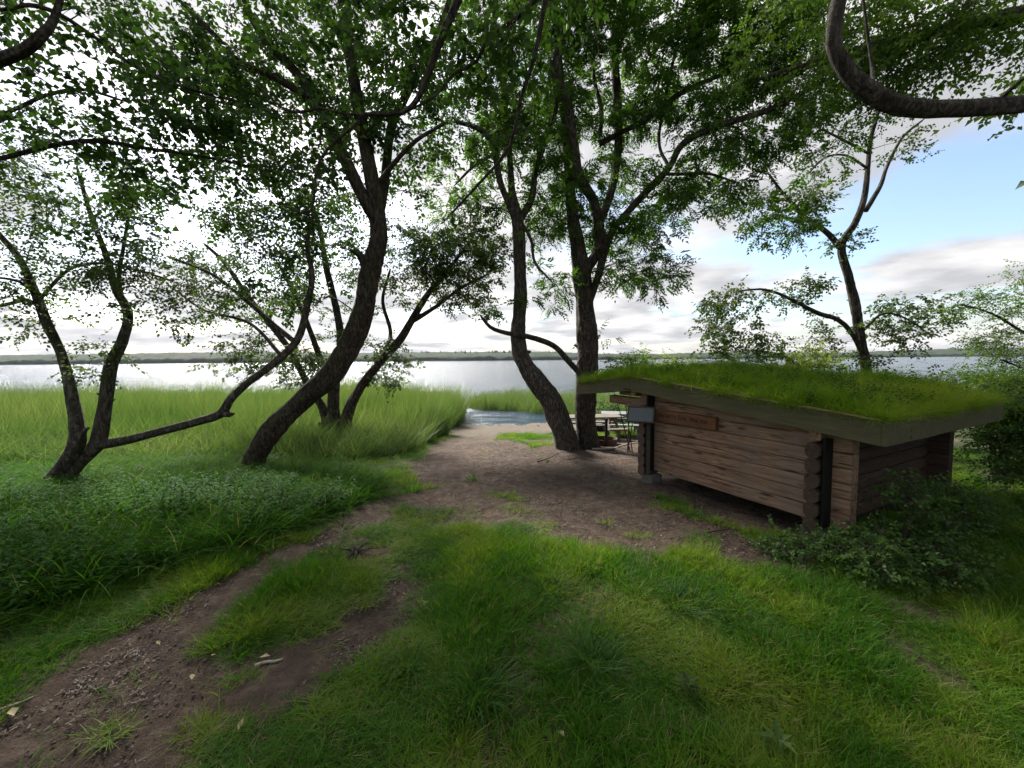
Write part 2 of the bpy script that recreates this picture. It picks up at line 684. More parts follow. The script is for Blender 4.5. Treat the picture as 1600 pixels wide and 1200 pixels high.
def rot_z(a):
    c, s = math.cos(a), math.sin(a)
    return np.array([[c, -s, 0], [s, c, 0], [0, 0, 1]])


def spray_pinnate(n=4, L_=.082, w_=.032, span=.20):
    """ash-like leaf: pairs of leaflets on a stalk"""
    V, F, T = [], [], []
    k = 0
    for i in range(n + 1):
        x = span * (.25 + .75 * i / n)
        for sgn in ((1, -1) if i < n else (0,)):
            v, f = leaflet(L_ * random.uniform(.85, 1.1), w_)
            a = sgn * R_(random.uniform(45, 62))
            v = v @ rot_z(a).T + np.array([x, 0, -.5 * x * x / span])
            v[:, 2] += rng.normal(0, .004, 1)
            V.append(v)
            F.append(f + k)
            T += [random.random()] * 4
            k += 5
    return np.vstack(V), np.vstack(F), np.array(T)


def spray_round(n=7, L_=.06, w_=.042, span=.2):
    """a twig end with alternate broad leaves"""
    V, F, T = [], [], []
    k = 0
    for i in range(n):
        x = span * (i + .3) / n
        v, f = leaflet(L_ * random.uniform(.7, 1.15), w_ * random.uniform(.85, 1.1), .18, .3)
        a = (1 if i % 2 else -1) * R_(random.uniform(30, 75)) * (0 if i == n - 1 else 1)
        tilt = R_(random.uniform(-50, 50))
        c, s = math.cos(tilt), math.sin(tilt)
        v = v @ np.array([[1, 0, 0], [0, c, -s], [0, s, c]]).T
        v = v @ rot_z(a).T + np.array([x, 0, random.uniform(-.012, .012)])
        V.append(v)
        F.append(f + k)
        T += [random.random()] * 4
        k += 5
    return np.vstack(V), np.vstack(F), np.array(T)


PINN = [spray_pinnate(random.choice((3, 4, 4, 5))) for _ in range(6)]
ROUND = [spray_round(random.choice((5, 6, 7))) for _ in range(6)]
BIG = [spray_round(random.choice((3, 4, 5)), .095, .078, .22) for _ in range(6)]
SMALL = [spray_round(random.choice((7, 8, 9)), .038, .024, .18) for _ in range(6)]


def frames(dirs, roll):
    """rotation matrices whose x axis is dirs"""
    x = dirs / (np.linalg.norm(dirs, axis=1)[:, None] + 1e-9)
    up = np.tile([0., 0, 1], (len(x), 1)) + rng.normal(0, .08, x.shape)
    y = np.cross(up, x)
    y /= np.linalg.norm(y, axis=1)[:, None] + 1e-9
    z = np.cross(x, y)
    c, s = np.cos(roll)[:, None], np.sin(roll)[:, None]
    y2 = y * c + z * s
    z2 = z * c - y * s
    return np.stack([x, y2, z2], -1)


def bake_sprays(pos, dirs, scl, kinds, tintbase, rollsd=.6):
    n = len(pos)
    R3 = frames(dirs, rng.normal(0, rollsd, n))
    which = rng.integers(0, len(kinds), n)
    V, F, T = [], [], []
    k = 0
    for q, (v, f, t) in enumerate(kinds):
        ii = np.where(which == q)[0]
        if not len(ii):
            continue
        vv = np.einsum('nij,vj->nvi', R3[ii], v) * scl[ii, None, None] + pos[ii, None]
        m = len(v)
        V.append(vv.reshape(-1, 3))
        F.append((f[None] + (np.arange(len(ii)) * m)[:, None, None]).reshape(-1, 3) + k)
        T.append(np.clip(t[None] * .5 + tintbase[ii, None] * .5, 0, 1).ravel())
        k += m * len(ii)
    return np.vstack(V), np.vstack(F), np.concatenate(T)


def grow(root, limbs, blobs, kinds, leafmat, barkmat, leaf=1., tips=6, tiplen=.45, clusr=.35, dens=1.5, trunk_name='trunk',
         branch_name='branch', droop=.25, sides=26, wob=.13, only_crown=False, leafname='crown'):
    """trunk, branches, twigs and leaves of one tree.
    limbs: lists of (x,y,z,r) in world space, first = trunk.  blobs: (centre, radii, number of clusters)."""
    base = np.array(root.location)
    nodes = []
    stubs = []
    for i, lm in enumerate(limbs):
        p = smooth_path(lm, .07 if i < 1 else .10, .022)
        if i == 0 and trunk_name == 'trunk':     # root flare
            fl = np.exp(-np.arange(len(p)) / 2.2)
            p[:, 3] *= 1 + .30 * fl
        elif i > 0:
            p[-1, 3] *= .5
        thick = i == 0 or p[:, 3].max() > .045
        v, f = tube_np(p[:, :3], p[:, 3], sides if thick else 8, wob if thick else wob * .6)
        v, f = v - base, [tuple(q) for q in f]
        n = sides if thick else 8
        if p[:, 3].max() > .03 and not only_crown:      # snapped-off twig stubs and knots
            for _k in range(random.randint(2, 5)):
                a_ = p[random.randint(len(p) // 6, len(p) - 2)]
                dv_ = rng.normal(0, 1, 3)
                dv_[2] = abs(dv_[2]) * .5
                dv_ /= np.linalg.norm(dv_)
                ln_ = a_[3] + random.uniform(.02, .14)
                sr_ = a_[3] * random.uniform(.12, .3)
                sv_, sf_ = tube_np(np.array([a_[:3], a_[:3] + dv_ * ln_ * .7, a_[:3] + dv_ * ln_ + np.array([0, 0, .015])]), np.array([sr_ * 1.6, sr_, sr_ * .5]), 6)
                stubs.append((sv_ - base, sf_))
        f.append(tuple(range(n))[::-1])
        f.append(tuple(range(len(v) - n, len(v))))
        link(trunk_name if i == 0 else branch_name, mesh('limb', v, [tuple(int(a) for a in q) for q in f], barkmat, None, True), root)
        st = 0 if len(lm) < 3 else int(len(p) * (.3 if i == 0 else .12))
        nodes.append(p[st:])
    for sv_, sf_ in stubs[:9]:
        link('twig_stub', mesh('twig_stub', sv_, sf_, barkmat, None, True), root)
    nodes = np.vstack(nodes)
    cl = []
    for c, r, k in blobs:
        k = max(1, int(k * dens))
        d = rng.normal(0, 1, (k, 3))
        d /= np.linalg.norm(d, axis=1)[:, None]
        d *= rng.uniform(.15, 1, (k, 1)) ** .45
        cl.append(np.asarray(c) + d * np.asarray(r))
    cl = np.vstack(cl)
    d0 = np.array([np.min(np.linalg.norm(nodes[:, :3] - c, axis=1)) for c in cl])
    TV, TF, k = [], [], 0
    SP, SD, ST = [], [], []

    def addtube(p, r, s):
        nonlocal k
        v, f = tube_np(p, r, s)
        TV.append(v)
        TF.append(f + k)
        k += len(v)

    for c in cl[np.argsort(d0)]:
        dd = np.linalg.norm(nodes[:, :3] - c, axis=1) + np.maximum(0, nodes[:, 2] - c[2]) * .5
        j = int(np.argmin(dd))
        a = nodes[j]
        vec = c - a[:3]
        ln = np.linalg.norm(vec)
        if ln < .05:
            continue
        m = max(3, min(9, int(ln / .14)))
        t = np.linspace(0, 1, m)
        side = rng.normal(0, 1, 3)
        side -= vec * np.dot(side, vec) / ln ** 2
        path = a[:3] + vec * t[:, None] + side * (np.sin(t * math.pi) * ln * .10)[:, None]
        path[:, 2] += np.sin(t * math.pi) * ln * .12
        path[1:-1] += rng.normal(0, .014 * min(1, ln), (m - 2, 3))
        r0 = min(a[3] * .55, .004 + .011 * ln)
        rr = r0 + (.0028 - r0) * t
        rr = np.maximum(rr, .0022)
        addtube(path, rr, 5)
        nodes = np.vstack([nodes, np.column_stack([path[1:], rr[1:]])])
        tint = rng.uniform(0, 1)
        out = vec / ln
        for q in range(tips):
            s0 = path[rng.integers(m // 2, m)]
            dv = rng.normal(0, 1, 3)
            dv[2] = dv[2] * .55 - droop * .5
            dv = dv / np.linalg.norm(dv) + out * .55
            dv /= np.linalg.norm(dv)
            tl = tiplen * rng.uniform(.35, 1.0)
            tt = np.linspace(0, 1, 4)
            tp = s0 + dv * (tl * tt)[:, None] + rng.normal(0, .018, (4, 3)) * tt[:, None]
            tp[:, 2] -= droop * tl * tt ** 2 * .6
            addtube(tp, np.array([.0026, .002, .0016, .0012]), 3)
            ns = max(2, int(tl / .075))
            u = rng.uniform(.15, 1, ns)
            u[-1] = 1
            sp_ = np.stack([np.interp(u, tt, tp[:, i_]) for i_ in range(3)], 1)
            sdv = dv * .7 + rng.normal(0, .65, (ns, 3))
            sdv[:, 2] = sdv[:, 2] * .55 - droop
            SP.append(sp_)
            SD.append(sdv)
            ST.append(np.clip(tint * .6 + rng.uniform(0, .4, ns), 0, 1))
    if not only_crown:
        tag(link('twigs', mesh('twigs', np.vstack(TV) - base, np.vstack(TF), M_twig, None, True), root), kind='stuff')
    else:
        tag(link('stems', mesh('stems', np.vstack(TV) - base, np.vstack(TF), M_twig, None, True), root), kind='stuff')
    SP, SD, ST = np.vstack(SP), np.vstack(SD), np.concatenate(ST)
    sc = leaf * rng.uniform(.75, 1.2, len(SP))
    v, f, t = bake_sprays(SP, SD, sc, kinds, ST)
    tag(link(leafname, mesh(leafname, v - base, f, leafmat, {'tint': t}), root), kind='stuff')
    STATS.append((root.name, len(SP), len(f)))


STATS = []


def pl(depth, *pts):
    """a limb drawn as (px, py, depth offset, width in pixels)"""
    out = []
    for px, py, dd, wd in pts:
        d = depth + dd
        q = P(px, py, d)
        v = ray(px, py)
        out.append((*q, wd * d / FPX / 2 * (math.hypot(v[1], v[2]) / np.linalg.norm(v)) * .94))
    return out


def pl8(depth, *pts):
    return pl(depth, *[(a, b, c, w_ * .8) for a, b, c, w_ in pts])


def blob(px, py, rx, ry, d, rd, n):
    c = P(px, py, d)
    return (c, (rx * d / FPX, rd, ry * d / FPX), n)


# ================================================================== THE SETTING
# ---- where the bare soil lies: worn strokes on the ground, given by where they run
def gp(px, py):
    q = G(px, py)
    return q[0], q[1]


STROKES = [((-20, 1190), .22, (210, 1095), .14), ((700, 745), .5, (760, 720), .8), ((700, 815), .30, (820, 800), .42), ((820, 800), .42, (980, 845), .32), ((650, 780), .3, (760, 790), .4), ((780, 690), .55, (850, 760), .75), ((850, 765), .65, (1150, 850), .38), ((900, 690), .9, (1000, 745), .5),
           ((740, 765), .5, (620, 785), .30), ((620, 785), .30, (480, 860), .30), ((480, 860), .30, (300, 965), .32),
           ((300, 965), .32, (100, 1080), .36), ((100, 1080), .4, (-60, 1190), .42), ((745, 672), 1.0, (690, 735), .5),
           ((900, 662), 1.6, (800, 668), 1.0), ((630, 915), .16, (520, 1030), .24), ((520, 1030), .27, (400, 1090), .32),
           ((400, 1090), .30, (200, 1180), .38), ((625, 885), .12, (735, 840), .1), ((540, 868), .12, (620, 862), .05),
           ((1150, 850), .36, (1230, 868), .25), ((1230, 880), .20, (1400, 945), .14), ((1400, 945), .12, (1500, 965), .08),
           ((1275, 830), .25, (1030, 750), .3), ((960, 690), 1.2, (1000, 690), 1.5), ((240, 1000), .15, (330, 1110), .12)]
STROKES = [(gp(*a), ra, gp(*b), rb) for a, ra, b, rb in STROKES]
STROKES += [((2.85, 3.75), .32, (1.75, 5.75), .6), ((1.75, 5.75), .7, (1.3, 7.8), .9), ((1.5, 7.5), 1., (2.2, 9.5), 1.3), ((.9, 8.2), .8, (1.8, 8.8), 1.), ((.2, 6.0), .8, (1.4, 5.2), .7)]
GREEN = [((555, 722), .25, (700, 682), .35), ((1030, 775), .05, (1060, 783), .05), ((960, 757), .02, (1000, 762), .02),
         ((745, 668), .25, (785, 668), .3), ((600, 835), .06, (680, 828), .07)]
GREEN = [(gp(*a), ra, gp(*b), rb) for a, ra, b, rb in GREEN]


def cap_sd(x, y, st):
    best = np.full(np.shape(x), -9.)
    for (ax, ay), ra, (bx, by), rb in st:
        dx, dy = bx - ax, by - ay
        t = np.clip(((x - ax) * dx + (y - ay) * dy) / (dx * dx + dy * dy + 1e-9), 0, 1)
        d = np.hypot(x - ax - t * dx, y - ay - t * dy)
        best = np.maximum(best, (ra + (rb - ra) * t) - d)
    return best


def dirt(x, y):
    """0 = grown over, 1 = bare"""
    x = np.asarray(x, float)
    y = np.asarray(y, float)
    wob = (fbm(x * 2.2, y * 2.2, 31, 4) - .5) * .55 + (fbm(x * 9, y * 9, 37, 3) - .5) * .22
    s = cap_sd(x, y, STROKES) + wob
    g = cap_sd(x, y, GREEN) + wob * .4
    s = np.where(g > -.05, np.minimum(s, -g * 3), s)
    d = sstep(-.16, .18, s)
    d = d * (1 - .42 * sstep(.52, .68, fbm(x * 3.4, y * 3.4, 43, 4)) * sstep(6.5, 4.0, y))
    # thin worn spots anywhere in the lawn
    d = np.maximum(d, .62 * sstep(.56, .70, fbm(x * 1.7 + 5, y * 1.7, 41, 4)))
    # strip of sand at the water
    d = np.maximum(d, sstep(12.2, 13.2, y) * sstep(-2.6, -1.7, x) * sstep(3.2, 2.3, x))
    return d


def axis(a, b, fine, lo, hi, g=1.16):
    xs = [a]
    c = np.arange(a, b + 1e-6, fine)
    up, s, x = [], fine, b
    while x < hi:
        s *= g
        x += s
        up.append(x)
    dn, s, x = [], fine, a
    while x > lo:
        s *= g
        x -= s
        dn.append(x)
    return np.array(dn[::-1] + list(c) + up)


gx = axis(-8, 8, .05, -2500, 2500)
gy = axis(.4, 14, .05, -600, 2600)
X, Y = np.meshgrid(gx, gy, indexing='xy')
Zt = height(X, Y)
nx, ny = len(gx), len(gy)
i, j = np.meshgrid(np.arange(nx - 1), np.arange(ny - 1), indexing='xy')
fc = np.stack([j * nx + i, j * nx + i + 1, (j + 1) * nx + i + 1, (j + 1) * nx + i], -1).reshape(-1, 4)
D = dirt(X, Y)
Zg = Zt - .018 * D + D * (fbm(X * 6, Y * 6, 77, 3) - .5) * .05 + D * (fbm(X * 2.2 + Y * .8, Y * 1.1, 79, 3) - .5) * .07
ground = link('ground', mesh('ground', np.stack([X, Y, Zg], -1).reshape(-1, 3), fc, ground_mat(), {'dirt': D.ravel()}, True))
tag(ground, 'trodden brown soil and grass bank sloping to the lake', None, None, 'structure')

wv = np.array([[-4000, 9, WATER], [4000, 9, WATER], [4000, 2500, WATER], [-4000, 2500, WATER]], float)
water = link('lake_water', mesh('lake_water', wv, [(0, 1, 2, 3)], water_mat()))
tag(water, 'grey rippled lake reaching the far wooded shore', None, None, 'structure')

# ---- far shore: rolling land with a bumpy woodland canopy on it
m = Mat('far_woodland')
v = m.coords('Object')
n1 = m.noise(v, .09, 5, .7)
n2 = m.noise(v, .012, 3, .5)
c = m.ramp(n1, (.3, (.010, .018, .011)), (.7, (.034, .048, .026)))
c = m.mix(m.rng(n2, .4, .65, 0, .4), c, (.03, .042, .028))
M_far = m.end(m.pbr(c, .95, spec=.1))
xs = np.arange(-2600, 2600, 6.)
ys = np.concatenate([[1190, 1192], np.arange(1198, 1330, 8.), np.arange(1345, 1600, 22.)])
FX, FY = np.meshgrid(xs, ys, indexing='xy')


def ridge(x):
    pxx = 800 + FPX * x / 1250.
    h = np.interp(pxx, [-400, 0, 200, 335, 430, 560, 700, 860, 960, 1080, 1200, 1300, 1420, 1540, 1700, 2100],
                  [30, 31, 34, 36, 31, 27, 29, 27, 17, 15, 19, 17, 13, 20, 26, 28])
    return h + (fbm(x * .004, 2., 5, 4) - .5) * 6


prof = sstep(1190, 1202, FY) * .38 + sstep(1195, 1460, FY) * .62
FZ = WATER + ridge(FX) * prof + (fbm(FX * .07, FY * .07, 61, 3) - .45) * 11 * sstep(1190, 1200, FY) + (noise(FX * .13, FY * .13, 67)) * 3
FZ[0] = WATER - 2
nx, ny = len(xs), len(ys)
i, j = np.meshgrid(np.arange(nx - 1), np.arange(ny - 1), indexing='xy')
fc = np.stack([j * nx + i, j * nx + i + 1, (j + 1) * nx + i + 1, (j + 1) * nx + i], -1).reshape(-1, 4)
far = link('far_woodland', mesh('far_woodland', np.stack([FX, FY, FZ], -1).reshape(-1, 3), fc, M_far))
tag(far, 'dark green wooded shore on the far side of the lake', 'woodland', None, 'stuff')
# spruce tops standing above it
mb = MB()
for k in range(70):
    pxk = random.choice([random.gauss(745, 60), random.gauss(800, 12), random.gauss(810, 70), random.uniform(560, 900)])
    d = random.uniform(1380, 1440)
    x = (pxk - 800) / FPX * d
    b = WATER + float(ridge(np.array(x))) * .9
    h = random.uniform(7, 13)
    mb.tube([(x, d, b - 4), (x, d, b + h * .5), (x, d, b + h)], [2.8, 1.8, .1], 6, False)
tag(mb.build('spruce_tops', M_far), 'spiky spruce tops above the far wooded shore', 'woodland', None, 'stuff')


# ------------------------------------------------------------------ grasses
def tuft(n, rad, h0, h1, w0, w1, lean, curve, seg=3, wind=0.):
    """a bunch of blades; returns verts, quads, tint per face"""
    V, F, T = [], [], []
    k = 0
    for _ in range(n):
        a = random.uniform(0, 6.283)
        r = rad * math.sqrt(random.random())
        b = np.array([r * math.cos(a), r * math.sin(a), 0])
        h = random.uniform(h0, h1)
        wd = random.uniform(w0, w1) / 2
        az = a + random.gauss(0, .9)
        le = abs(random.gauss(0, lean)) + lean * .3
        cu = random.uniform(.3, 1.) * curve
        dx, dy = math.cos(az), math.sin(az)
        dx, dy = dx * 1. + wind, dy
        fa = random.uniform(0, 3.14159)
        sx, sy = math.cos(fa), math.sin(fa)
        tv = random.random()
        for s in range(seg + 1):
            t = s / seg
            out = h * (le * t + cu * t * t)
            z = h * t * math.sqrt(max(.1, 1 - (le + cu * t) ** 2 * .35))
            c = b + np.array([dx * out, dy * out, z])
            ww = wd * (1 - t ** 1.6) + .0004
            V.append(c - np.array([sx, sy, 0]) * ww)
            V.append(c + np.array([sx, sy, 0]) * ww)
        for s in range(seg):
            F.append((k + 2 * s, k + 2 * s + 1, k + 2 * s + 3, k + 2 * s + 2))
            T.append(min(.89, tv * .78 + .14 * s / seg) if tv < .93 else 1.)
        k += 2 * (seg + 1)
    return np.array(V), np.array(F), np.array(T)


def variants(name, mat, k, **kw):
    c = bpy.data.collections.new(name)
    for _ in range(k):
        v, f, t = tuft(**kw)
        o = bpy.data.objects.new(name, mesh(name, v, f, mat, {'tint': t}))
        c.objects.link(o)
    return c, k


def scatter(name, pos, rot, scl, patch, coll, parent=None):
    """points mesh whose points carry blades (geometry nodes)"""
    c, k = coll
    me = bpy.data.meshes.new(name)
    n = len(pos)
    me.vertices.add(n)
    me.vertices.foreach_set('co', np.asarray(pos, np.float32).ravel())
    me.attributes.new('rot', 'FLOAT_VECTOR', 'POINT').data.foreach_set('vector', np.asarray(rot, np.float32).ravel())
    me.attributes.new('scl', 'FLOAT_VECTOR', 'POINT').data.foreach_set('vector', np.asarray(scl, np.float32).ravel())
    me.attributes.new('patch', 'FLOAT', 'POINT').data.foreach_set('value', np.asarray(patch, np.float32))
    me.attributes.new('idx', 'INT', 'POINT').data.foreach_set('value', rng.integers(0, k, n).astype(np.int32))
    me.update()
    o = link(name, me, parent)
    g = bpy.data.node_groups.new(name, 'GeometryNodeTree')
    g.interface.new_socket('Geometry', in_out='INPUT', socket_type='NodeSocketGeometry')
    g.interface.new_socket('Geometry', in_out='OUTPUT', socket_type='NodeSocketGeometry')
    gi = g.nodes.new('NodeGroupInput')
    go = g.nodes.new('NodeGroupOutput')
    ip = g.nodes.new('GeometryNodeInstanceOnPoints')
    ci = g.nodes.new('GeometryNodeCollectionInfo')
    ci.inputs['Collection'].default_value = c
    ci.inputs['Separate Children'].default_value = True
    ci.inputs['Reset Children'].default_value = True

    def na(nm, typ):
        q = g.nodes.new('GeometryNodeInputNamedAttribute')
        q.data_type = typ
        q.inputs['Name'].default_value = nm
        return q.outputs['Attribute']
    g.links.new(gi.outputs[0], ip.inputs['Points'])
    g.links.new(ci.outputs[0], ip.inputs['Instance'])
    ip.inputs['Pick Instance'].default_value = True
    g.links.new(na('idx', 'INT'), ip.inputs['Instance Index'])
    e2r = g.nodes.new('FunctionNodeEulerToRotation')
    g.links.new(na('rot', 'FLOAT_VECTOR'), e2r.inputs[0])
    g.links.new(e2r.outputs[0], ip.inputs['Rotation'])
    g.links.new(na('scl', 'FLOAT_VECTOR'), ip.inputs['Scale'])
    g.links.new(ip.outputs[0], go.inputs[0])
    md = o.modifiers.new('blades', 'NODES')
    md.node_group = g
    return o


def gz(x, y):
    return height(x, y)


# front edge of the tall grass on the left, in plan
TE = np.array([gp(*q) for q in ((-260, 1130), (0, 972), (120, 935), (200, 910), (300, 880), (400, 852), (470, 822), (530, 800), (585, 772),
                                (600, 748), (560, 738), (540, 722))])


def inside(x, y, poly):
    x = np.asarray(x, float)
    y = np.asarray(y, float)
    r = np.zeros(x.shape, bool)
    n = len(poly)
    for a in range(n):
        x1, y1 = poly[a]
        x2, y2 = poly[(a + 1) % n]
        c = ((y1 > y) != (y2 > y)) & (x < (x2 - x1) * (y - y1) / (y2 - y1 + 1e-12) + x1)
        r ^= c
    return r


TALL = np.vstack([TE, [gp(480, 712)], [gp(300, 716)], [(-12., 8.2)], [(-14., 3.)], [(-9, .8)]])
SHEL = None

# --- lawn
lawnc = variants('lawn_tuft', M_lawn, 8, n=13, rad=.05, h0=.035, h1=.105, w0=.0028, w1=.0060, lean=.55, curve=.8)
shortc = variants('short_tuft', M_lawn, 6, n=12, rad=.045, h0=.015, h1=.045, w0=.0026, w1=.0050, lean=.7, curve=.6, seg=2)
O_ = np.array([2.95, 3.77])
D1 = np.array([-.459, .889])
D2 = np.array([.889, .459])


def shelter_uv(x, y):
    dx, dy = x - O_[0], y - O_[1]
    return dx * D1[0] + dy * D1[1], dx * D2[0] + dy * D2[1]


def lawn_points(n, x0, x1, y0, y1):
    x = rng.uniform(x0, x1, n)
    y = rng.uniform(y0, y1, n)
    d = dirt(x, y)
    keep = rng.random(n) > d * 1.25 - .04
    keep &= ~(inside(x, y, TALL))
    u, v = shelter_uv(x, y)
    keep &= ~((u > -.05) & (u < 2.9) & (v > -.1) & (v < 3.0))
    keep &= y < 13.6 + 1.2 * sstep(1.2, 5, x)
    return x[keep], y[keep], d[keep]


def lawn(name, n, rect, coll, hs, label, bright=0.):
    x, y, d = lawn_points(n, *rect)
    z = gz(x, y) - .006
    m = len(x)
    rot = np.column_stack([rng.normal(0, .12, m), rng.normal(0, .12, m), rng.uniform(0, 6.28, m)])
    big = fbm(x * .9, y * .9, 51, 4)
    thin = fbm(x * 2.6 + 9, y * 2.6, 57, 3)
    hh = hs * (.34 + .80 * sstep(.38, .66, big) + .55 * sstep(.55, .75, fbm(x * 3.3, y * 3.3, 59, 3))) * rng.uniform(.7, 1.25, m) * (1 - .45 * d)
    s = np.column_stack([np.full(m, 1.) * rng.uniform(.85, 1.2, m), rng.uniform(.85, 1.2, m), hh])
    patch = np.clip(.05 + 1.1 * sstep(.36, .66, thin) + rng.normal(0, .16, m) - .35 * sstep(.45, .7, big) + bright, 0, 1)
    return tag(scatter(name, np.column_stack([x, y, z]), rot, s, patch, coll), label, 'grass', None, 'stuff')


lawn('lawn_grass', 30000, (-3.2, 4.5, .7, 4.2), lawnc, 1., 'bright green lawn blades round the foreground path')
lawn('short_grass', 26000, (-3.5, 5.5, .7, 5.5), shortc, 1.0, 'short thin grass between the worn soil patches')
lawn('bank_grass', 42000, (-9, 9, 3.6, 14.5), lawnc, 1.1, 'sunny green grass on the bank towards the lake', .1)
lawn('side_grass', 26000, (-7, 9, -3, 3.8), lawnc, 1., 'green grass at the edges of the clearing')

# --- tall grass on the left
tallc = variants('tall_tuft', M_tall, 8, n=14, rad=.12, h0=.16, h1=.48, w0=.007, w1=.017, lean=.45, curve=1.0, seg=5)
lo, hi = TALL.min(0), TALL.max(0)
n = 16000
x = rng.uniform(lo[0], hi[0], n)
y = rng.uniform(lo[1], hi[1], n)
k = inside(x, y, TALL) & (rng.random(n) < np.where(x < -8, .35, 1.))
x, y = x[k], y[k]
m_ = len(x)
hh = (.55 + .75 * fbm(x * .8, y * .8, 91, 3)) * rng.uniform(.7, 1.15, m_) * (1 - .55 * sstep(3.6, 6.2, y))
pt = np.clip(.1 + .6 * fbm(x * .7, y * .7, 95, 4) + .35 * sstep(4.5, 7.5, y) + rng.normal(0, .14, m_) - .1, 0, 1)
tag(scatter('tall_grass', np.column_stack([x, y, gz(x, y) - .01]),
            np.column_stack([rng.normal(0, .14, m_), rng.normal(.1, .14, m_), rng.uniform(0, 6.28, m_)]),
            np.column_stack([rng.uniform(.8, 1.2, m_), rng.uniform(.8, 1.2, m_), hh]), pt, tallc),
    'dense dark green tall grass left of the path', 'grass', None, 'stuff')

# leafy weeds mixed in
nc = bpy.data.collections.new('leafy_weed')
for q in range(6):
    V, F, T, k0_ = [], [], [], 0
    for st_ in range(3):
        bx_, by_ = random.gauss(0, .06), random.gauss(0, .06)
        H_ = random.uniform(.28, .46)
        lx, ly = random.gauss(0, .08), random.gauss(0, .08)
        for t_ in range(7):
            zf = .25 + .75 * t_ / 6
            for sg in (0, 1):
                v_, f_ = leaflet(.075 * (1.25 - zf * .6) * random.uniform(.8, 1.2), .036 * (1.25 - zf * .5), .2, .35)
                v_ = v_ @ rot_z(t_ * 1.57 + sg * 3.1416 + random.gauss(0, .25)).T + np.array([bx_ + lx * zf, by_ + ly * zf, H_ * zf])
                V.append(v_)
                F.append(f_ + k0_)
                T += [random.random() * .6 + .25 * zf] * 4
                k0_ += 5
    nc.objects.link(bpy.data.objects.new('leafy_weed', mesh('leafy_weed', np.vstack(V), np.vstack(F), M_weed, {'tint': T})))
ncl = nc
n = 5500
x = rng.uniform(lo[0], hi[0], n)
y = rng.uniform(lo[1], hi[1], n)
k = inside(x, y, TALL) & (rng.random(n) < np.where(x < -7, .2, 1.) * sstep(.32, .6, fbm(x * 1.1, y * 1.1, 191, 3)) * (1.15 - sstep(4.5, 6.8, y)))
x, y = x[k], y[k]
m_ = len(x)
hs_ = rng.uniform(.65, 1.25, m_) * (.75 + .5 * fbm(x, y, 193, 3)) * (1 - .55 * sstep(3.6, 6.0, y))
tag(scatter('leafy_weeds', np.column_stack([x, y, gz(x, y) - .02]), np.column_stack([rng.normal(0, .15, m_), rng.normal(0, .15, m_), rng.uniform(0, 6.28, m_)]),
            np.column_stack([np.ones(m_), np.ones(m_), hs_]), np.clip(fbm(x * 1.5, y * 1.5, 197, 3) + rng.normal(0, .15, m_), 0, 1), (nc, 6)),
    'dark leafy weeds growing through the tall grass left of the path', 'weeds', None, 'stuff')

# --- reeds, left bed
reedc = variants('reed_tuft', M_reed, 8, n=11, rad=.18, h0=.40, h1=1.35, w0=.009, w1=.020, lean=.10, curve=.34, seg=4, wind=.28)
RB = np.array([gp(575, 722), gp(640, 700), gp(690, 678), gp(712, 664), (-2.15, 15.2), (-2.3, 17.5), (-3.4, 20.5), (-8, 22), (-22, 23.5),
               (-42, 24), (-42, 9), (-13, 7.4), gp(300, 722), gp(480, 714)])


def reeds(name, poly, n, coll, hs, label, wx=0.):
    lo, hi = poly.min(0), poly.max(0)
    x = rng.uniform(lo[0], hi[0], n)
    y = rng.uniform(lo[1], hi[1], n)
    k = inside(x + (fbm(x, y, 7, 3) - .5) * 1.2, y + (fbm(x, y, 8, 3) - .5) * 1.2, poly)
    x, y = x[k], y[k]
    z = np.maximum(gz(x, y), WATER - .12) - .02
    m = len(x)
    hh = hs(x, y) * (.62 + .75 * fbm(x * .7, y * .7, 13, 3)) * rng.uniform(.65, 1.25, m)
    pt = np.clip(-.25 + 1.3 * fbm(x * .5, y * .9, 17, 4) + rng.normal(0, .22, m) + .15, 0, 1)
    return tag(scatter(name, np.column_stack([x, y, z]),
                       np.column_stack([rng.normal(0, .09, m), rng.normal(.07, .11, m), rng.normal(0, .9, m)]),
                       np.column_stack([np.ones(m), np.ones(m), hh]), pt, coll), label, 'reeds', None, 'stuff')


reeds('reed_bed', RB, 26000, reedc, lambda x, y: .38 + .80 * sstep(7.5, 14, y), 'pale green reed bed bending in the wind on the left shore')
RB1 = np.array([gp(540, 728), gp(640, 702), gp(690, 680), gp(714, 664), (-2.1, 15.2), (-2.4, 17.5), (-3.4, 20.0), (-8, 21.5), (-11, 14), (-7, 9)])
reeds('dense_reeds', RB1, 9000, reedc, lambda x, y: .55 + .55 * sstep(8, 13, y), 'taller reeds at the edge of the small inlet')
RB2 = np.array([(-2.6, 22.), (-1.9, 20.3), (.2, 19.4), (1.6, 18.6), (3.4, 17.0), (9, 16), (22, 15), (22, 23), (9, 24), (2, 25.), (-1.8, 24.5)])
reeds('reed_patch', RB2, 12000, reedc, lambda x, y: .74 + 0 * x, 'fresh green reed patch standing in the water past the beach')

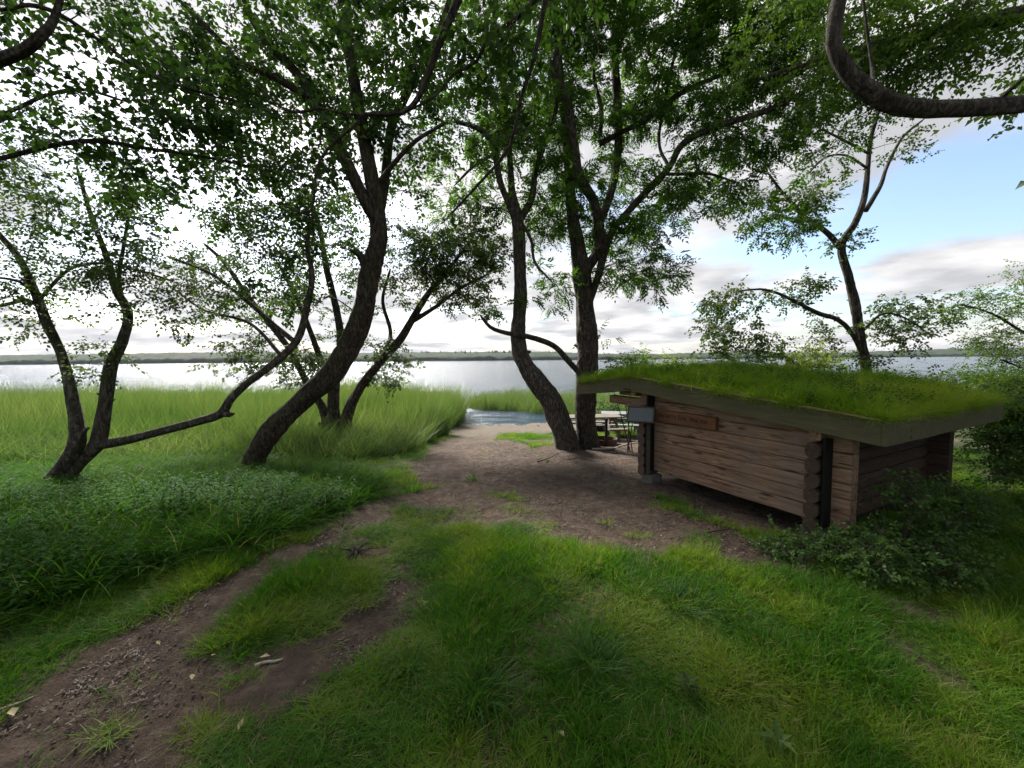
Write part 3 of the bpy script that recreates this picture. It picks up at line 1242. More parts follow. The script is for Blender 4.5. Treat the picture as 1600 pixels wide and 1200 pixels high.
# --- litter on the soil
chips = bpy.data.collections.new('chips')
for q in range(6):
    nn = 10
    V, F, T = [], [], []
    for a in range(nn):
        l_, w_ = random.uniform(.004, .015) * random.choice((1, 1, 1, 1.6)), random.uniform(.0015, .0045)
        an = random.uniform(0, 6.28)
        c = np.array([random.gauss(0, .045), random.gauss(0, .045), random.uniform(.001, .006)])
        d_ = np.array([math.cos(an), math.sin(an), random.gauss(0, .12)])
        s_ = np.array([-math.sin(an), math.cos(an), random.gauss(0, .25)])
        b = len(V)
        V += [c - d_ * l_ - s_ * w_, c + d_ * l_ - s_ * w_, c + d_ * l_ + s_ * w_, c - d_ * l_ + s_ * w_]
        F.append((b, b + 1, b + 2, b + 3))
        T.append(random.random() ** 1.6)
    chips.objects.link(bpy.data.objects.new('chip', mesh('chip', np.array(V), np.array(F), M_chip, {'tint': T})))
n = 11000
x = np.concatenate([rng.uniform(-3.5, 4.6, n // 2), rng.uniform(-4, 4.5, n // 2)])
y = np.concatenate([rng.uniform(.7, 5, n // 2), rng.uniform(4, 11, n // 2)])
d = dirt(x, y)
k = rng.random(n) < d * .75 * sstep(.3, .65, fbm(x * 2, y * 2, 99, 3))
x, y = x[k], y[k]
m_ = len(x)
tag(scatter('leaf_litter', np.column_stack([x, y, gz(x, y) - .012]), np.column_stack([np.zeros(m_), np.zeros(m_), rng.uniform(0, 6.28, m_)]),
            np.ones((m_, 3)), rng.random(m_), (chips, 6)), 'wood chips and old leaf litter on the bare soil', 'litter', None, 'stuff')

# --- clods and small stones
cc = bpy.data.collections.new('clods')
M_clod = leaf_mat('clods', (.040, .029, .023), (.085, .064, .052), (.170, .145, .125), 0., True)
for q in range(6):
    V, F, k0_ = [], [], 0
    for _ in range(6):
        rr_ = random.uniform(.0015, .0055) * random.choice((1, 1, 1.8))
        c_ = np.array([random.gauss(0, .07), random.gauss(0, .07), rr_ * .2])
        pv = []
        for z_, ra_, n_ in ((-.6, .8, 5), (.3, .9, 5)):
            for a_ in range(n_):
                an = a_ * 6.283 / n_ + random.uniform(-.3, .3)
                pv.append(c_ + rr_ * np.array([ra_ * math.cos(an), ra_ * math.sin(an) * .8, z_ * .7]) * random.uniform(.75, 1.2))
        pv.append(c_ + np.array([0, 0, rr_ * .75]))
        V += pv
        for a_ in range(5):
            b_ = (a_ + 1) % 5
            F += [(k0_ + a_, k0_ + b_, k0_ + 5 + b_), (k0_ + a_, k0_ + 5 + b_, k0_ + 5 + a_), (k0_ + 5 + a_, k0_ + 5 + b_, k0_ + 10)]
        k0_ += 11
    cc.objects.link(bpy.data.objects.new('clod', mesh('clod', np.array(V), np.array(F), M_clod, {'tint': [random.random() for _ in F]})))
n = 14000
x = rng.uniform(-3.8, 4.6, n)
y = .8 + 9 * rng.random(n) ** 1.6
k = rng.random(n) < dirt(x, y)
x, y = x[k], y[k]
m_ = len(x)
tag(scatter('soil_clods', np.column_stack([x, y, gz(x, y) - .016]), np.column_stack([np.zeros(m_), np.zeros(m_), rng.uniform(0, 6.28, m_)]),
            np.ones((m_, 3)) * rng.uniform(.6, 1.4, (m_, 1)), rng.random(m_), (cc, 6)), 'crumbly soil clods and small stones on the trodden ground', 'soil', None, 'stuff')

# --- the air over the lake
hz = MB().box((0, 450, 40), (5300, 2400, 86))
M_h = Mat('haze')
pv_ = M_h.n('ShaderNodeVolumePrincipled')
pv_.inputs['Color'].default_value = (.86, .92, 1, 1)
pv_.inputs['Density'].default_value = .00003
M_h.l(pv_.outputs[0], M_h.out.inputs['Volume'])
tag(hz.build('haze', M_h.m), 'thin pale haze in the air over the lake', 'haze', None, 'stuff')

# ================================================================== SHELTER
# local frame: x = u (rear eave -> front, towards the lake), y = v (away from the side wall we see); origin = rear corner of that wall
SH = thing('log_shelter', (O_[0], O_[1], 0), 'low timber log shelter with a grass turf roof beside the dirt clearing', 'shelter')
ang = math.atan2(D1[1], D1[0])
SH.rotation_euler = (0, 0, ang)
# with x along D1, local +y points to the left of D1, i.e. -D2; so v -> -y
LW, LD = .13, .143                      # log thickness and height


def logprof(w_, h_, ch=.035):
    return [(-w_ / 2, -h_ / 2 + ch), (-w_ / 2 + ch * .6, -h_ / 2), (w_ / 2 - ch * .6, -h_ / 2), (w_ / 2, -h_ / 2 + ch),
            (w_ / 2, h_ / 2 - ch), (w_ / 2 - ch * .6, h_ / 2), (-w_ / 2 + ch * .6, h_ / 2), (-w_ / 2, h_ / 2 - ch)]


def log(a, b, h_=LD, w_=LW, mat=None, jit=.02, rnd=False):
    a, b = np.array(a, float), np.array(b, float)
    d = (b - a) / np.linalg.norm(b - a)
    right = np.cross(d, [0, 0, 1])
    mid = (a + b) / 2
    pr = logprof(w_, h_ - .006, .012)
    if rnd:
        pr = [(w_ / 2 * math.cos(t) * 1.0, (h_ - .004) / 2 * math.sin(t)) for t in np.linspace(0, 2 * math.pi, 12, endpoint=False)]
        pr = [(max(-w_ * .46, min(w_ * .46, r * 1.12)), u) for r, u in pr]
    mb = MB().prism(pr, (-np.linalg.norm(b - a) / 2, 0, 0), (np.linalg.norm(b - a) / 2, 0, 0), (0, -1, 0), (0, 0, 1), jit)
    o = mb.build('log', mat or M_log, SH, False, tuple(mid), (0, 0, math.atan2(d[1], d[0])))
    return o


UF = 2.10          # front crossing
VW = 2.45          # width between side walls' outer faces
Z0 = .15


def roof_under(u):
    """underside of the roof at u"""
    return np.interp(u, [-.53, 2.33, 3.55], [1.02, 1.31, 1.16])


for sv in (0, 1):
    yv = -(LW / 2) if sv == 0 else -(VW - LW / 2)
    for k in range(9):
        z = Z0 + LD * (k + .5)
        if z + LD * .5 < roof_under(-.1) + .02:
            a, b = -.26, UF + .24
        elif z - LD * .3 < roof_under(1.5):
            a, b = -.26 + (z - 1.0) * 4.4, (2.62, 2.95)[min(1, k - 6)] if k >= 6 else UF + .24
            a = max(a, -.26)
        else:
            continue
        if z + LD * .5 > roof_under(b) + .02 and b > 2.3:
            b = 2.3
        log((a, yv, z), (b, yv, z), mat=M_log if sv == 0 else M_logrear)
# one long top log carrying the front overhang
for yv in (-LW / 2, -(VW - LW / 2)):
    log((UF - .05, yv, 1.10), (2.98, yv, 1.10), .13)
    log((.9, yv, 1.235), (2.75, yv, 1.235), .10)
# rear wall (cross logs stick out of the side wall) and low front sill wall
for k in range(6):
    z = Z0 + LD * (k + .5) - LD * .5
    if z < .1:
        z = .155
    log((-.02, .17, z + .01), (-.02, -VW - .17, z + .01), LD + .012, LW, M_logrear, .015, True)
for k in range(7):
    z = Z0 + LD * (k + .5) - LD * .5
    if z < .1:
        z = .155
    e = -.42 if k > 1 else -VW - .14
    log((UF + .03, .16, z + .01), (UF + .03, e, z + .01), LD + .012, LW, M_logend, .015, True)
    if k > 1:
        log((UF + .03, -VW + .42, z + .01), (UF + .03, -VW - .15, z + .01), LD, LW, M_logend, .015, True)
# black boards added to paint the shade beside each stack of log ends
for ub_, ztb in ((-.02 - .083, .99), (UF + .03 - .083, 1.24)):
    MB().box((0, 0, 0), (.022, .135, ztb - .15), None, .003).build('shade_board', M_shade, SH, False, (ub_, .0695, (ztb + .15) / 2))
# plank floor inside
for k in range(8):
    uu = .14 + k * .235
    MB().box((0, 0, 0), (.225, VW - .3, .028)).build('floor_board', M_darkwood, SH, False, (uu + .1, -VW / 2, .30))
# concrete corner blocks it stands on
for u, v_ in ((0, 0.02), (UF, 0.02), (0, VW - .1), (UF, VW - .1), (1.05, VW - .1)):
    gx_, gy_ = O_ + D1 * u + D2 * v_
    zg = float(height(gx_, gy_))
    MB().box((0, 0, 0), (.20, .20, .24), None, .012).build('footing_block', M_conc, SH, False, (u, -v_, zg + .0))
# roof deck boards (dark underside) as planks across the slope
T0, TR, TF = -.526, 2.33, 3.55     # rear eave, ridge, front edge, in u
V0, V1 = -.18, 2.72


def ztop(u):
    return np.interp(u, [T0, TR, TF], [1.22, 1.49, 1.35])


u = T0 + .03
while u < TF - .05:
    un = min(u + .145, TF - .02)
    um = (u + un) / 2
    sl_ = math.atan2(ztop(un) - ztop(u), un - u)
    rot = Matrix.Rotation(-sl_, 3, 'Y')
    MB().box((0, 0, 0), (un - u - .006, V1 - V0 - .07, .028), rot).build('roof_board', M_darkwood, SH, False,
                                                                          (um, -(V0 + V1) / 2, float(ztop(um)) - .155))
    u = un
# ridge purlin poking out under the boards
for uu, zz_ in ((TR, 1.27), (-.02, 1.02)):
    log((uu, -(V0 + .05), zz_), (uu, -(V1 - .05), zz_), .11, .10, M_log)
# fascia boards
FH = .205


def fascia(u0, u1, v_, thick=.035):
    z0, z1 = float(ztop(u0)), float(ztop(u1))
    ln = math.hypot(u1 - u0, z1 - z0)
    a = -math.atan2(z1 - z0, u1 - u0)
    mb = MB()
    n = 14
    for k in range(n):      # slightly wavy top edge, plumb-cut ends
        pass
    p = []
    for k in range(n + 1):
        x_ = (k / n - .5) * (u1 - u0)
        zc = (z1 - z0) * (k / n - .5)
        top = zc + random.uniform(-.004, .004)
        for yy in (-thick / 2, thick / 2):
            p.append((x_, yy, top))
        for yy in (thick / 2, -thick / 2):
            p.append((x_, yy, zc - FH + random.uniform(-.003, .003)))
    mb.v = p
    for k in range(n):
        for q in range(4):
            mb.f.append((k * 4 + q, k * 4 + (q + 1) % 4, k * 4 + 4 + (q + 1) % 4, k * 4 + 4 + q))
    mb.f.append((3, 2, 1, 0))
    mb.f.append((n * 4, n * 4 + 1, n * 4 + 2, n * 4 + 3))
    return mb.build('fascia_board', M_fascia, SH, False, ((u0 + u1) / 2, -v_, (z0 + z1) / 2))


for vv in (V0, V1):
    fascia(T0 - .0, TR - .002, vv)
    fascia(TR + .002, TF, vv)
    for (ua, ub) in ((T0, TR - .01), (TR + .01, TF)):    # thin cap strip
        ln = math.hypot(ub - ua, float(ztop(ub) - ztop(ua)))
        a = -math.atan2(float(ztop(ub) - ztop(ua)), ub - ua)
        MB().box((0, 0, 0), (ln, .05, .012), Matrix.Rotation(a, 3, 'Y')).build('cap_strip', M_log, SH, False,
                                                                               ((ua + ub) / 2, -vv, float(ztop(ua) + ztop(ub)) / 2 + .008))
for uu in (T0 - .019, TF + .019):
    zc = float(ztop(uu)) - FH / 2
    mb = MB()
    n = 12
    for k in range(n + 1):
        y_ = (k / n - .5) * (V1 - V0 + .036)
        for x_, s_ in ((-.017, 1), (.017, 1), (.017, -1), (-.017, -1)):
            mb.v.append((x_, y_, s_ * FH / 2 + random.uniform(-.004, .004)))
    for k in range(n):
        for q in range(4):
            mb.f.append((k * 4 + (q + 1) % 4, k * 4 + q, k * 4 + 4 + q, k * 4 + 4 + (q + 1) % 4))
    mb.f.append((0, 1, 2, 3))
    mb.f.append((n * 4 + 3, n * 4 + 2, n * 4 + 1, n * 4))
    mb.build('fascia_board', M_fascia, SH, False, (uu, -(V0 + V1) / 2, zc))
# turf: soil mound plus blades
nu, nv = 60, 46
us = np.linspace(T0 + .02, TF - .02, nu)
vs = np.linspace(V0 + .02, V1 - .02, nv)
U, Vv = np.meshgrid(us, vs, indexing='ij')


def turf_z(u, v):
    e = np.minimum(np.minimum(u - T0, TF - u), np.minimum(v - V0, V1 - v))
    return ztop(u) - .03 + .07 * sstep(0, .35, e) + (fbm(u * 2.3, v * 2.3, 71, 3) - .42) * .10 * sstep(.0, .3, e)


TZ = turf_z(U, Vv)
i, j = np.meshgrid(np.arange(nu - 1), np.arange(nv - 1), indexing='ij')
fc = np.stack([i * nv + j, (i + 1) * nv + j, (i + 1) * nv + j + 1, i * nv + j + 1], -1).reshape(-1, 4)[:, ::-1]
M_soil = plain('turf_soil', (.045, .046, .016), .95, 0, .6, 25, .5)
link('turf_soil', mesh('turf_soil', np.stack([U, -Vv, TZ], -1).reshape(-1, 3), fc, M_soil, None, True), SH)
turfc = variants('turf_tuft', M_turf, 8, n=16, rad=.06, h0=.04, h1=.17, w0=.0030, w1=.0058, lean=.45, curve=.8)
n = 15000
u = rng.uniform(T0 + .01, TF - .01, n)
v = rng.uniform(V0 + .01, V1 - .01, n)
pt = np.clip(.1 + .9 * sstep(.34, .66, fbm(u * 1.3, v * 1.3, 81, 4)) + rng.normal(0, .13, n), 0, 1)
hs = (.2 + 1.1 * fbm(u * 2.4, v * 2.4, 83, 4)) * rng.uniform(.55, 1.5, n) * (1 - .35 * sstep(.25, .0, v - V0)) * (1 + .5 * sstep(1.5, 3, v))
tag(scatter('turf', np.column_stack([u, -v, turf_z(u, v) - .006]),
            np.column_stack([rng.normal(0, .15, n), rng.normal(0, .15, n), rng.uniform(0, 6.28, n)]),
            np.column_stack([np.ones(n), np.ones(n), hs]), pt, turfc, SH), kind='stuff')

# ragged blades hanging over the edges, and a few weeds rooted in the turf
n = 2600
e_ = rng.integers(0, 4, n)
tq = rng.random(n)
u = np.where(e_ < 2, T0 + tq * (TF - T0), np.where(e_ == 2, T0 + .015, TF - .015))
v = np.where(e_ == 0, V0 + .012, np.where(e_ == 1, V1 - .012, V0 + tq * (V1 - V0)))
k = fbm(u * 3 + e_ * 7, v * 3, 87, 3) + rng.normal(0, .07, n) > .55
u, v, e_ = u[k], v[k], e_[k]
n = len(u)
ox = np.where(e_ == 2, -1., np.where(e_ == 3, 1., 0.))
oy = np.where(e_ == 0, 1., np.where(e_ == 1, -1., 0.))      # outward, in the shelter's own axes (y = -v)
am = rng.uniform(.3, 1.35, n)
tag(scatter('hanging_turf', np.column_stack([u, -v, ztop(u) + .012]), np.column_stack([-oy * am, ox * am, rng.normal(0, .3, n)]),
            np.column_stack([np.ones(n) * .7, np.ones(n) * .7, rng.uniform(.35, 1.1, n)]), rng.uniform(.2, .9, n), turfc, SH), kind='stuff')
n = 420
u = rng.uniform(T0 + .1, TF - .1, n)
v = rng.uniform(V0 + .1, V1 - .05, n)
tag(scatter('turf_weeds', np.column_stack([u, -v, turf_z(u, v)]), np.column_stack([rng.normal(0, .2, n), rng.normal(0, .2, n), rng.uniform(0, 6.28, n)]),
            np.ones((n, 3)) * rng.uniform(.25, .6, (n, 1)), rng.uniform(.3, 1, n), (ncl, 6), SH), kind='stuff')

# ---- carved sign on the side wall
SG = thing('wooden_sign', (0, 0, 0), 'reddish brown carved plank sign fixed to the shelter side wall', 'sign')
c0 = O_ + D1 * 1.5 - D2 * .035
SG.location = (c0[0], c0[1], .965)
SG.rotation_euler = (0, 0, ang)
mb = MB().box((0, 0, 0), (.90, .055, .155), None, .006)
mb.build('sign_plank', M_sign, SG)
# low-relief strokes of routed lettering; the face looks along +y local (towards -D2)
mb = MB()


def stroke(x, z, dx, dz, w_=.0085):
    L_ = math.hypot(dx, dz)
    mb.box((x + dx / 2, .0285, z + dz / 2), (L_, .003, w_), Matrix.Rotation(-math.atan2(dz, dx), 3, 'Y'))


xx = .40
for wl in (8, 4, 7):
    for q in range(wl):
        h = .058 if q == 0 else .042
        zb = -.018
        stroke(xx, zb, 0, h)
        r = random.random()
        if r < .75:
            stroke(xx - .020, zb, 0, h)
        if r < .4:
            stroke(xx - .020, zb + h * .5, .020, 0)
        elif r < .8:
            stroke(xx - .020, zb + h, .020, 0)
        else:
            stroke(xx - .020, zb, .020, 0)
        xx -= .037
    xx -= .026
tag(mb.build('lettering', M_letter, SG), kind='stuff')

# ---- slanted info board at the front corner
IB = thing('information_board', tuple(P(1001, 648, 5.4)), 'small slanted framed notice board at the shelter front corner', 'sign')
IB.rotation_euler = (0, 0, ang + R_(38))
tilt = Matrix.Rotation(R_(-50), 3, 'X')
MB().box((0, 0, 0), (.32, .22, .018), tilt, .003).build('panel', M_panel, IB)
for sx in (-1, 1):
    MB().box((0, 0, 0), (.022, .26, .030), tilt, .003).build('frame_bar', M_darkwood, IB, False, (sx * .168, 0, 0))
for sy in (-1, 1):
    q = tilt @ Vector((0, sy * .118, 0))
    MB().box((0, 0, 0), (.31, .022, .030), tilt, .003).build('frame_bar', M_darkwood, IB, False, tuple(q))
mb = MB()
for r in range(7):
    q = tilt @ Vector((random.uniform(-.01, .01), .075 - r * .024, .0105))
    mb.box(tuple(q), (.25 if r else .16, .006, .001), tilt)
tag(mb.build('print', M_ink, IB), kind='stuff')
MB().box((0, 0, 0), (.05, .05, .80)).build('post', M_darkwood, IB, False, (-.10, -.06, -.44))


# ================================================================== TREES
def tree_root(name, px, py, depth, label, group=None):
    q = P(px, py, depth)
    z = float(height(q[0], q[1]))
    return thing(name, (q[0], q[1], z - .03), label, 'tree', group)


def dig(limb, zdrop=.12):
    """start the trunk a little under the ground"""
    a = list(limb[0])
    z = float(height(a[0], a[1]))
    first = (a[0], a[1], min(a[2], z) - zdrop, a[3] * 1.15)
    return [first] + [(a[0], a[1], max(a[2], z + .02), a[3])] + limb[1:]


# --- A: forked tree far left with the low curved limb
d = 5.6
A = tree_root('forked_tree', 85, 768, d, 'twin trunked tree furthest left with a long low limb in the grass')
grow(A, [
    dig(pl(d, (80, 768, 0, 40), (100, 730, 0, 34), (121, 688, 0, 30), (112, 620, .1, 25), (98, 560, .1, 23), (72, 500, 0, 19), (58, 462, 0, 17),
           (28, 402, -.1, 14), (-5, 362, -.2, 12), (-50, 300, -.3, 10))),
    pl(d, (95, 755, 0, 34), (130, 715, .1, 32), (152, 690, .1, 32), (165, 630, .2, 25), (173, 570, .2, 24), (190, 535, .2, 22), (200, 490, .3, 18),
       (180, 450, .3, 14), (166, 400, .3, 11), (140, 330, .3, 8), (120, 260, .3, 6)),
    pl(d, (150, 695, .1, 24), (200, 687, .1, 20), (260, 672, .2, 17), (315, 657, .3, 16), (346, 646, .38, 18), (358, 626, .42, 16), (384, 600, .5, 14),
       (430, 565, .6, 13), (465, 530, .7, 13), (480, 480, .8, 11), (488, 430, .8, 9), (480, 380, .9, 7), (490, 330, .9, 5)),
    pl(d, (347, 645, .38, 13), (358, 648, .37, 10), (366, 646, .36, 6)),
    pl(d, (198, 495, .3, 12), (186, 440, .35, 9), (193, 385, .4, 7), (204, 320, .4, 5)),
    pl(d, (66, 482, 0, 11), (40, 468, -.1, 9), (0, 478, -.2, 9), (-60, 470, -.3, 8)),
    pl(d, (60, 465, 0, 9), (30, 440, -.2, 7), (-20, 432, -.3, 6)),
    pl(d, (462, 535, .7, 10), (425, 505, .8, 9), (385, 470, .8, 8), (330, 428, .9, 6), (260, 400, 1., 5)),
    pl(d, (440, 556, .6, 8), (390, 505, .7, 6), (320, 485, .8, 5), (270, 450, .8, 4)),
    pl(d, (60, 470, 0, 9), (110, 420, .2, 7), (170, 412, .3, 6), (240, 430, .4, 5), (300, 450, .5, 4)),
    pl(d, (125, 690, -.05, 12), (133, 672, -.08, 9), (140, 668, -.1, 6)),
], [blob(60, 430, 70, 50, d, .5, 14), blob(160, 380, 90, 60, d, .6, 22), blob(245, 440, 90, 60, d + .2, .6, 20), blob(30, 330, 60, 40, d, .5, 8),
    blob(160, 560, 35, 40, d, .3, 5), blob(300, 480, 50, 40, d + .3, .5, 10), blob(420, 380, 80, 60, d + .8, .6, 14), blob(80, 505, 60, 20, d, .3, 4),
    blob(100, 240, 120, 70, d, .8, 26), blob(-120, 250, 120, 120, d, .9, 20), blob(480, 300, 60, 60, d + .8, .6, 12)],
     SMALL, M_leaf_olive, M_bark_grey, leaf=1.45, tips=5, tiplen=.28, dens=1.15)

# --- B: big leaning mossy trunk
d = 6.7
B = tree_root('leaning_tree', 395, 738, d, 'thick leaning tree with mossy trunk and split dark crown left of centre')
grow(B, [
    dig(pl8(d, (392, 738, 0, 50), (402, 705, 0, 51), (432, 665, .05, 53), (475, 622, .1, 48), (520, 582, .1, 50), (550, 532, .1, 47), (568, 480, .1, 43),
           (580, 420, 0, 41), (592, 372, 0, 35), (588, 320, 0, 33), (578, 265, -.1, 29), (565, 200, -.1, 27), (552, 120, -.2, 25), (542, 50, -.3, 23),
           (530, -70, -.4, 18), (520, -200, -.4, 14))),
    pl(d, (588, 345, 0, 22), (560, 295, -.1, 21), (533, 238, -.2, 19), (500, 172, -.3, 17), (462, 112, -.4, 15), (420, 70, -.5, 13), (386, 10, -.6, 11),
       (370, -80, -.6, 9)),
    pl(d, (480, 150, -.35, 13), (432, 122, -.5, 12), (372, 96, -.7, 11), (340, 60, -.8, 9), (300, 20, -.9, 7), (250, -30, -1, 5)),
    pl(d, (590, 345, 0, 16), (601, 290, .1, 14), (612, 200, .2, 13), (640, 140, .2, 11), (682, 60, .3, 10), (712, -30, .3, 8)),
    pl(d, (576, 430, 0, 16), (562, 398, -.1, 13), (548, 392, -.15, 9)),
    pl(d, (583, 300, 0, 10), (612, 260, -.2, 8), (650, 220, -.4, 7), (700, 190, -.6, 5)),
], [blob(560, 130, 120, 110, d, .9, 46), blob(450, 150, 110, 110, d - .3, .9, 40), blob(400, 290, 110, 70, d, .9, 30), blob(480, 350, 70, 70, d, .7, 14),
    blob(640, 200, 80, 100, d, .9, 24), blob(330, 180, 90, 80, d - .5, .8, 26), blob(300, 40, 140, 70, d - .8, .9, 26), blob(590, -60, 200, 90, d, 1., 34),
    blob(250, 330, 90, 50, d, .8, 16), blob(440, 440, 60, 50, d, .5, 8)],
     ROUND, M_leaf_dark, M_bark_moss, leaf=1.35, tips=7, tiplen=.28, dens=.9)

# --- C: small many-stemmed tree behind
d = 9.6
C = tree_root('bushy_tree', 525, 697, d, 'low multi stemmed tree behind the leaning trunk at the reed edge')
grow(C, [
    dig(pl(d, (522, 697, 0, 30), (520, 650, 0, 22), (522, 600, 0, 18), (533, 540, 0, 14), (525, 480, 0, 12), (510, 420, 0, 10), (500, 360, .2, 8), (480, 300, .2, 6))),
    pl(d, (538, 699, 0, 24), (541, 655, 0, 20), (560, 610, 0, 17), (590, 570, 0, 15), (625, 530, 0, 13), (655, 480, 0, 11), (672, 455, 0, 9), (705, 415, 0, 6), (740, 370, .1, 5)),
    pl(d, (513, 697, 0, 22), (505, 640, 0, 15), (480, 600, 0, 12), (455, 550, 0, 11), (425, 510, 0, 10), (385, 460, .1, 9), (350, 410, .2, 7), (318, 380, .2, 5)),
    pl(d, (512, 668, -.1, 15), (504, 664, -.2, 13), (498, 660, -.22, 8)),
    pl(d, (600, 560, 0, 8), (610, 520, .2, 7), (598, 470, .3, 6), (610, 420, .3, 4)),
    pl(d, (640, 505, 0, 8), (680, 480, -.1, 6), (720, 450, -.1, 5), (760, 430, -.2, 4)),
    pl(d, (527, 560, 0, 8), (560, 490, .2, 7), (575, 430, .3, 5), (600, 380, .3, 4)),
    pl(d, (528, 697, .1, 16), (524, 640, .2, 12), (500, 560, .3, 10), (470, 480, .4, 8), (440, 420, .4, 6)),
], [blob(400, 560, 70, 40, d - .2, .8, 18), blob(470, 575, 50, 30, d - .4, .6, 10), blob(605, 570, 40, 35, d, .5, 12), blob(520, 470, 90, 80, d, 1., 28),
    blob(390, 440, 90, 60, d, .9, 20), blob(640, 420, 80, 60, d, .9, 26), blob(700, 410, 75, 65, d - .2, .6, 70), blob(750, 370, 60, 60, d - .2, .8, 26),
    blob(560, 350, 100, 60, d, 1., 22), blob(320, 400, 50, 50, d, .8, 8), blob(760, 460, 40, 40, d - .2, .6, 10)],
     ROUND, M_leaf_olive, M_bark_dark, leaf=1.2, tips=6, tiplen=.32, dens=1.15)

# --- D: S-shaped trunk
d = 8.9
Dt = tree_root('curved_tree', 885, 706, d, 'slim tree with an s shaped trunk at the middle of the clearing')
grow(Dt, [
    dig(pl(d, (887, 706, 0, 42), (880, 670, 0, 38), (862, 630, 0, 35), (840, 600, 0, 33), (818, 565, 0, 28), (810, 520, 0, 24), (813, 460, 0, 21), (811, 400, 0, 20),
           (808, 345, 0, 18), (800, 300, .1, 12), (797, 250, .2, 10), (790, 180, .2, 8), (780, 90, .2, 6), (770, 0, .2, 5))),
    pl(d, (808, 352, 0, 12), (795, 320, -.1, 11), (780, 280, -.2, 10), (770, 225, -.3, 9), (745, 200, -.4, 7), (710, 190, -.5, 5)),
    pl(d, (809, 350, 0, 12), (830, 312, 0, 11), (836, 270, 0, 9), (850, 225, -.1, 8), (868, 170, -.2, 7), (860, 90, -.3, 5)),
    pl(d, (815, 348, 0, 6), (830, 376, -.2, 5), (836, 410, -.3, 4), (862, 440, -.4, 3)),
    pl(d, (772, 240, -.3, 6), (740, 260, -.4, 5), (710, 290, -.5, 3)),
], [blob(770, 250, 70, 80, d, .9, 34), blob(820, 150, 90, 100, d, 1., 46), blob(850, 430, 40, 50, d - .2, .5, 8), blob(740, 150, 70, 90, d, .9, 28),
    blob(870, 290, 40, 60, d, .7, 14), blob(800, 20, 130, 80, d, 1., 30), blob(845, 360, 40, 30, d, .6, 5), blob(700, 310, 40, 40, d, .7, 8)],
     PINN, M_leaf_ash, M_bark_grey, leaf=1.1, tips=6, tiplen=.36, droop=.14, dens=.95)

# --- E: tall ash
d = 9.1
E_ = tree_root('ash_tree', 917, 702, d, 'tall straight ash tree with a broad green crown beside the shelter roof')
grow(E_, [
    dig(pl(d, (917, 702, 0, 40), (914, 660, 0, 37), (916, 600, 0, 35), (918, 540, 0, 33), (915, 480, 0, 30), (908, 425, 0, 29), (900, 370, 0, 23), (893, 320, 0, 19),
           (890, 280, 0, 16), (884, 220, .1, 14), (879, 150, .2, 12), (870, 60, .3, 11), (865, -50, .3, 9), (860, -180, .3, 7))),
    pl(d, (909, 430, 0, 18), (936, 385, -.1, 17), (930, 320, -.2, 17), (905, 275, -.3, 16), (897, 230, -.4, 15), (888, 165, -.5, 15), (870, 115, -.5, 14),
       (878, 60, -.6, 13), (905, 5, -.7, 12), (930, -80, -.8, 10)),
    pl(d, (920, 475, 0, 12), (932, 440, -.1, 12), (955, 365, -.3, 11), (1000, 310, -.5, 11), (1045, 262, -.7, 10), (1062, 230, -.8, 10), (1100, 205, -1, 10),
       (1200, 172, -1.3, 9), (1262, 140, -1.5, 7), (1320, 110, -1.7, 5)),
    pl(d, (932, 360, -.1, 13), (955, 300, 0, 13), (966, 230, .1, 13), (965, 150, .2, 13), (960, 60, .3, 13), (985, -30, .3, 11), (1000, -150, .3, 8)),
    pl(d, (936, 225, 0, 10), (975, 205, -.2, 9), (1012, 185, -.3, 9), (1060, 148, -.5, 8), (1120, 120, -.7, 7), (1190, 95, -.9, 5)),
    pl(d, (914, 592, 0, 10), (903, 580, -.05, 9), (885, 560, -.1, 10), (865, 540, -.1, 9), (830, 527, -.3, 8), (790, 520, -.5, 7), (766, 511, -.6, 6), (750, 492, -.7, 4)),
    pl(d, (1040, 272, -.7, 6), (1080, 272, -.8, 6), (1110, 272, -.9, 5), (1150, 285, -1, 3)),
    pl(d, (938, 210, 0, 7), (940, 170, .2, 7), (928, 120, .3, 6), (930, 60, .4, 5)),
    pl(d, (1045, 262, -.7, 6), (1030, 210, -.4, 5), (1060, 60, -.3, 5), (1080, -20, -.3, 4)),
], [blob(960, 120, 140, 110, d, 1.2, 80), blob(900, 230, 80, 90, d, 1., 30), blob(980, 320, 80, 70, d, 1., 44), blob(1010, 410, 55, 60, d - .3, .8, 26),
    blob(1090, 120, 110, 90, d - .5, 1.1, 56), blob(1180, 190, 110, 60, d - 1., 1., 44), blob(1100, 290, 90, 50, d - .8, .9, 26), blob(1240, 90, 110, 80, d - 1.2, 1.1, 46),
    blob(920, 400, 40, 60, d, .6, 10), blob(935, 510, 20, 25, d, .3, 2), blob(960, -60, 260, 100, d, 1.4, 60), blob(1260, 220, 70, 40, d - 1.3, .8, 12), blob(1230, 330, 90, 40, d - .5, .8, 12),
    blob(850, 330, 40, 60, d, .6, 10), blob(1060, 30, 200, 60, d - .6, 1.2, 60), blob(860, 60, 120, 60, d, 1., 34), blob(1180, 40, 120, 60, d - 1, 1., 34)],
     PINN, M_leaf_ash, M_bark_dark, leaf=1.15, tips=6, tiplen=.38, droop=.12, dens=.9)

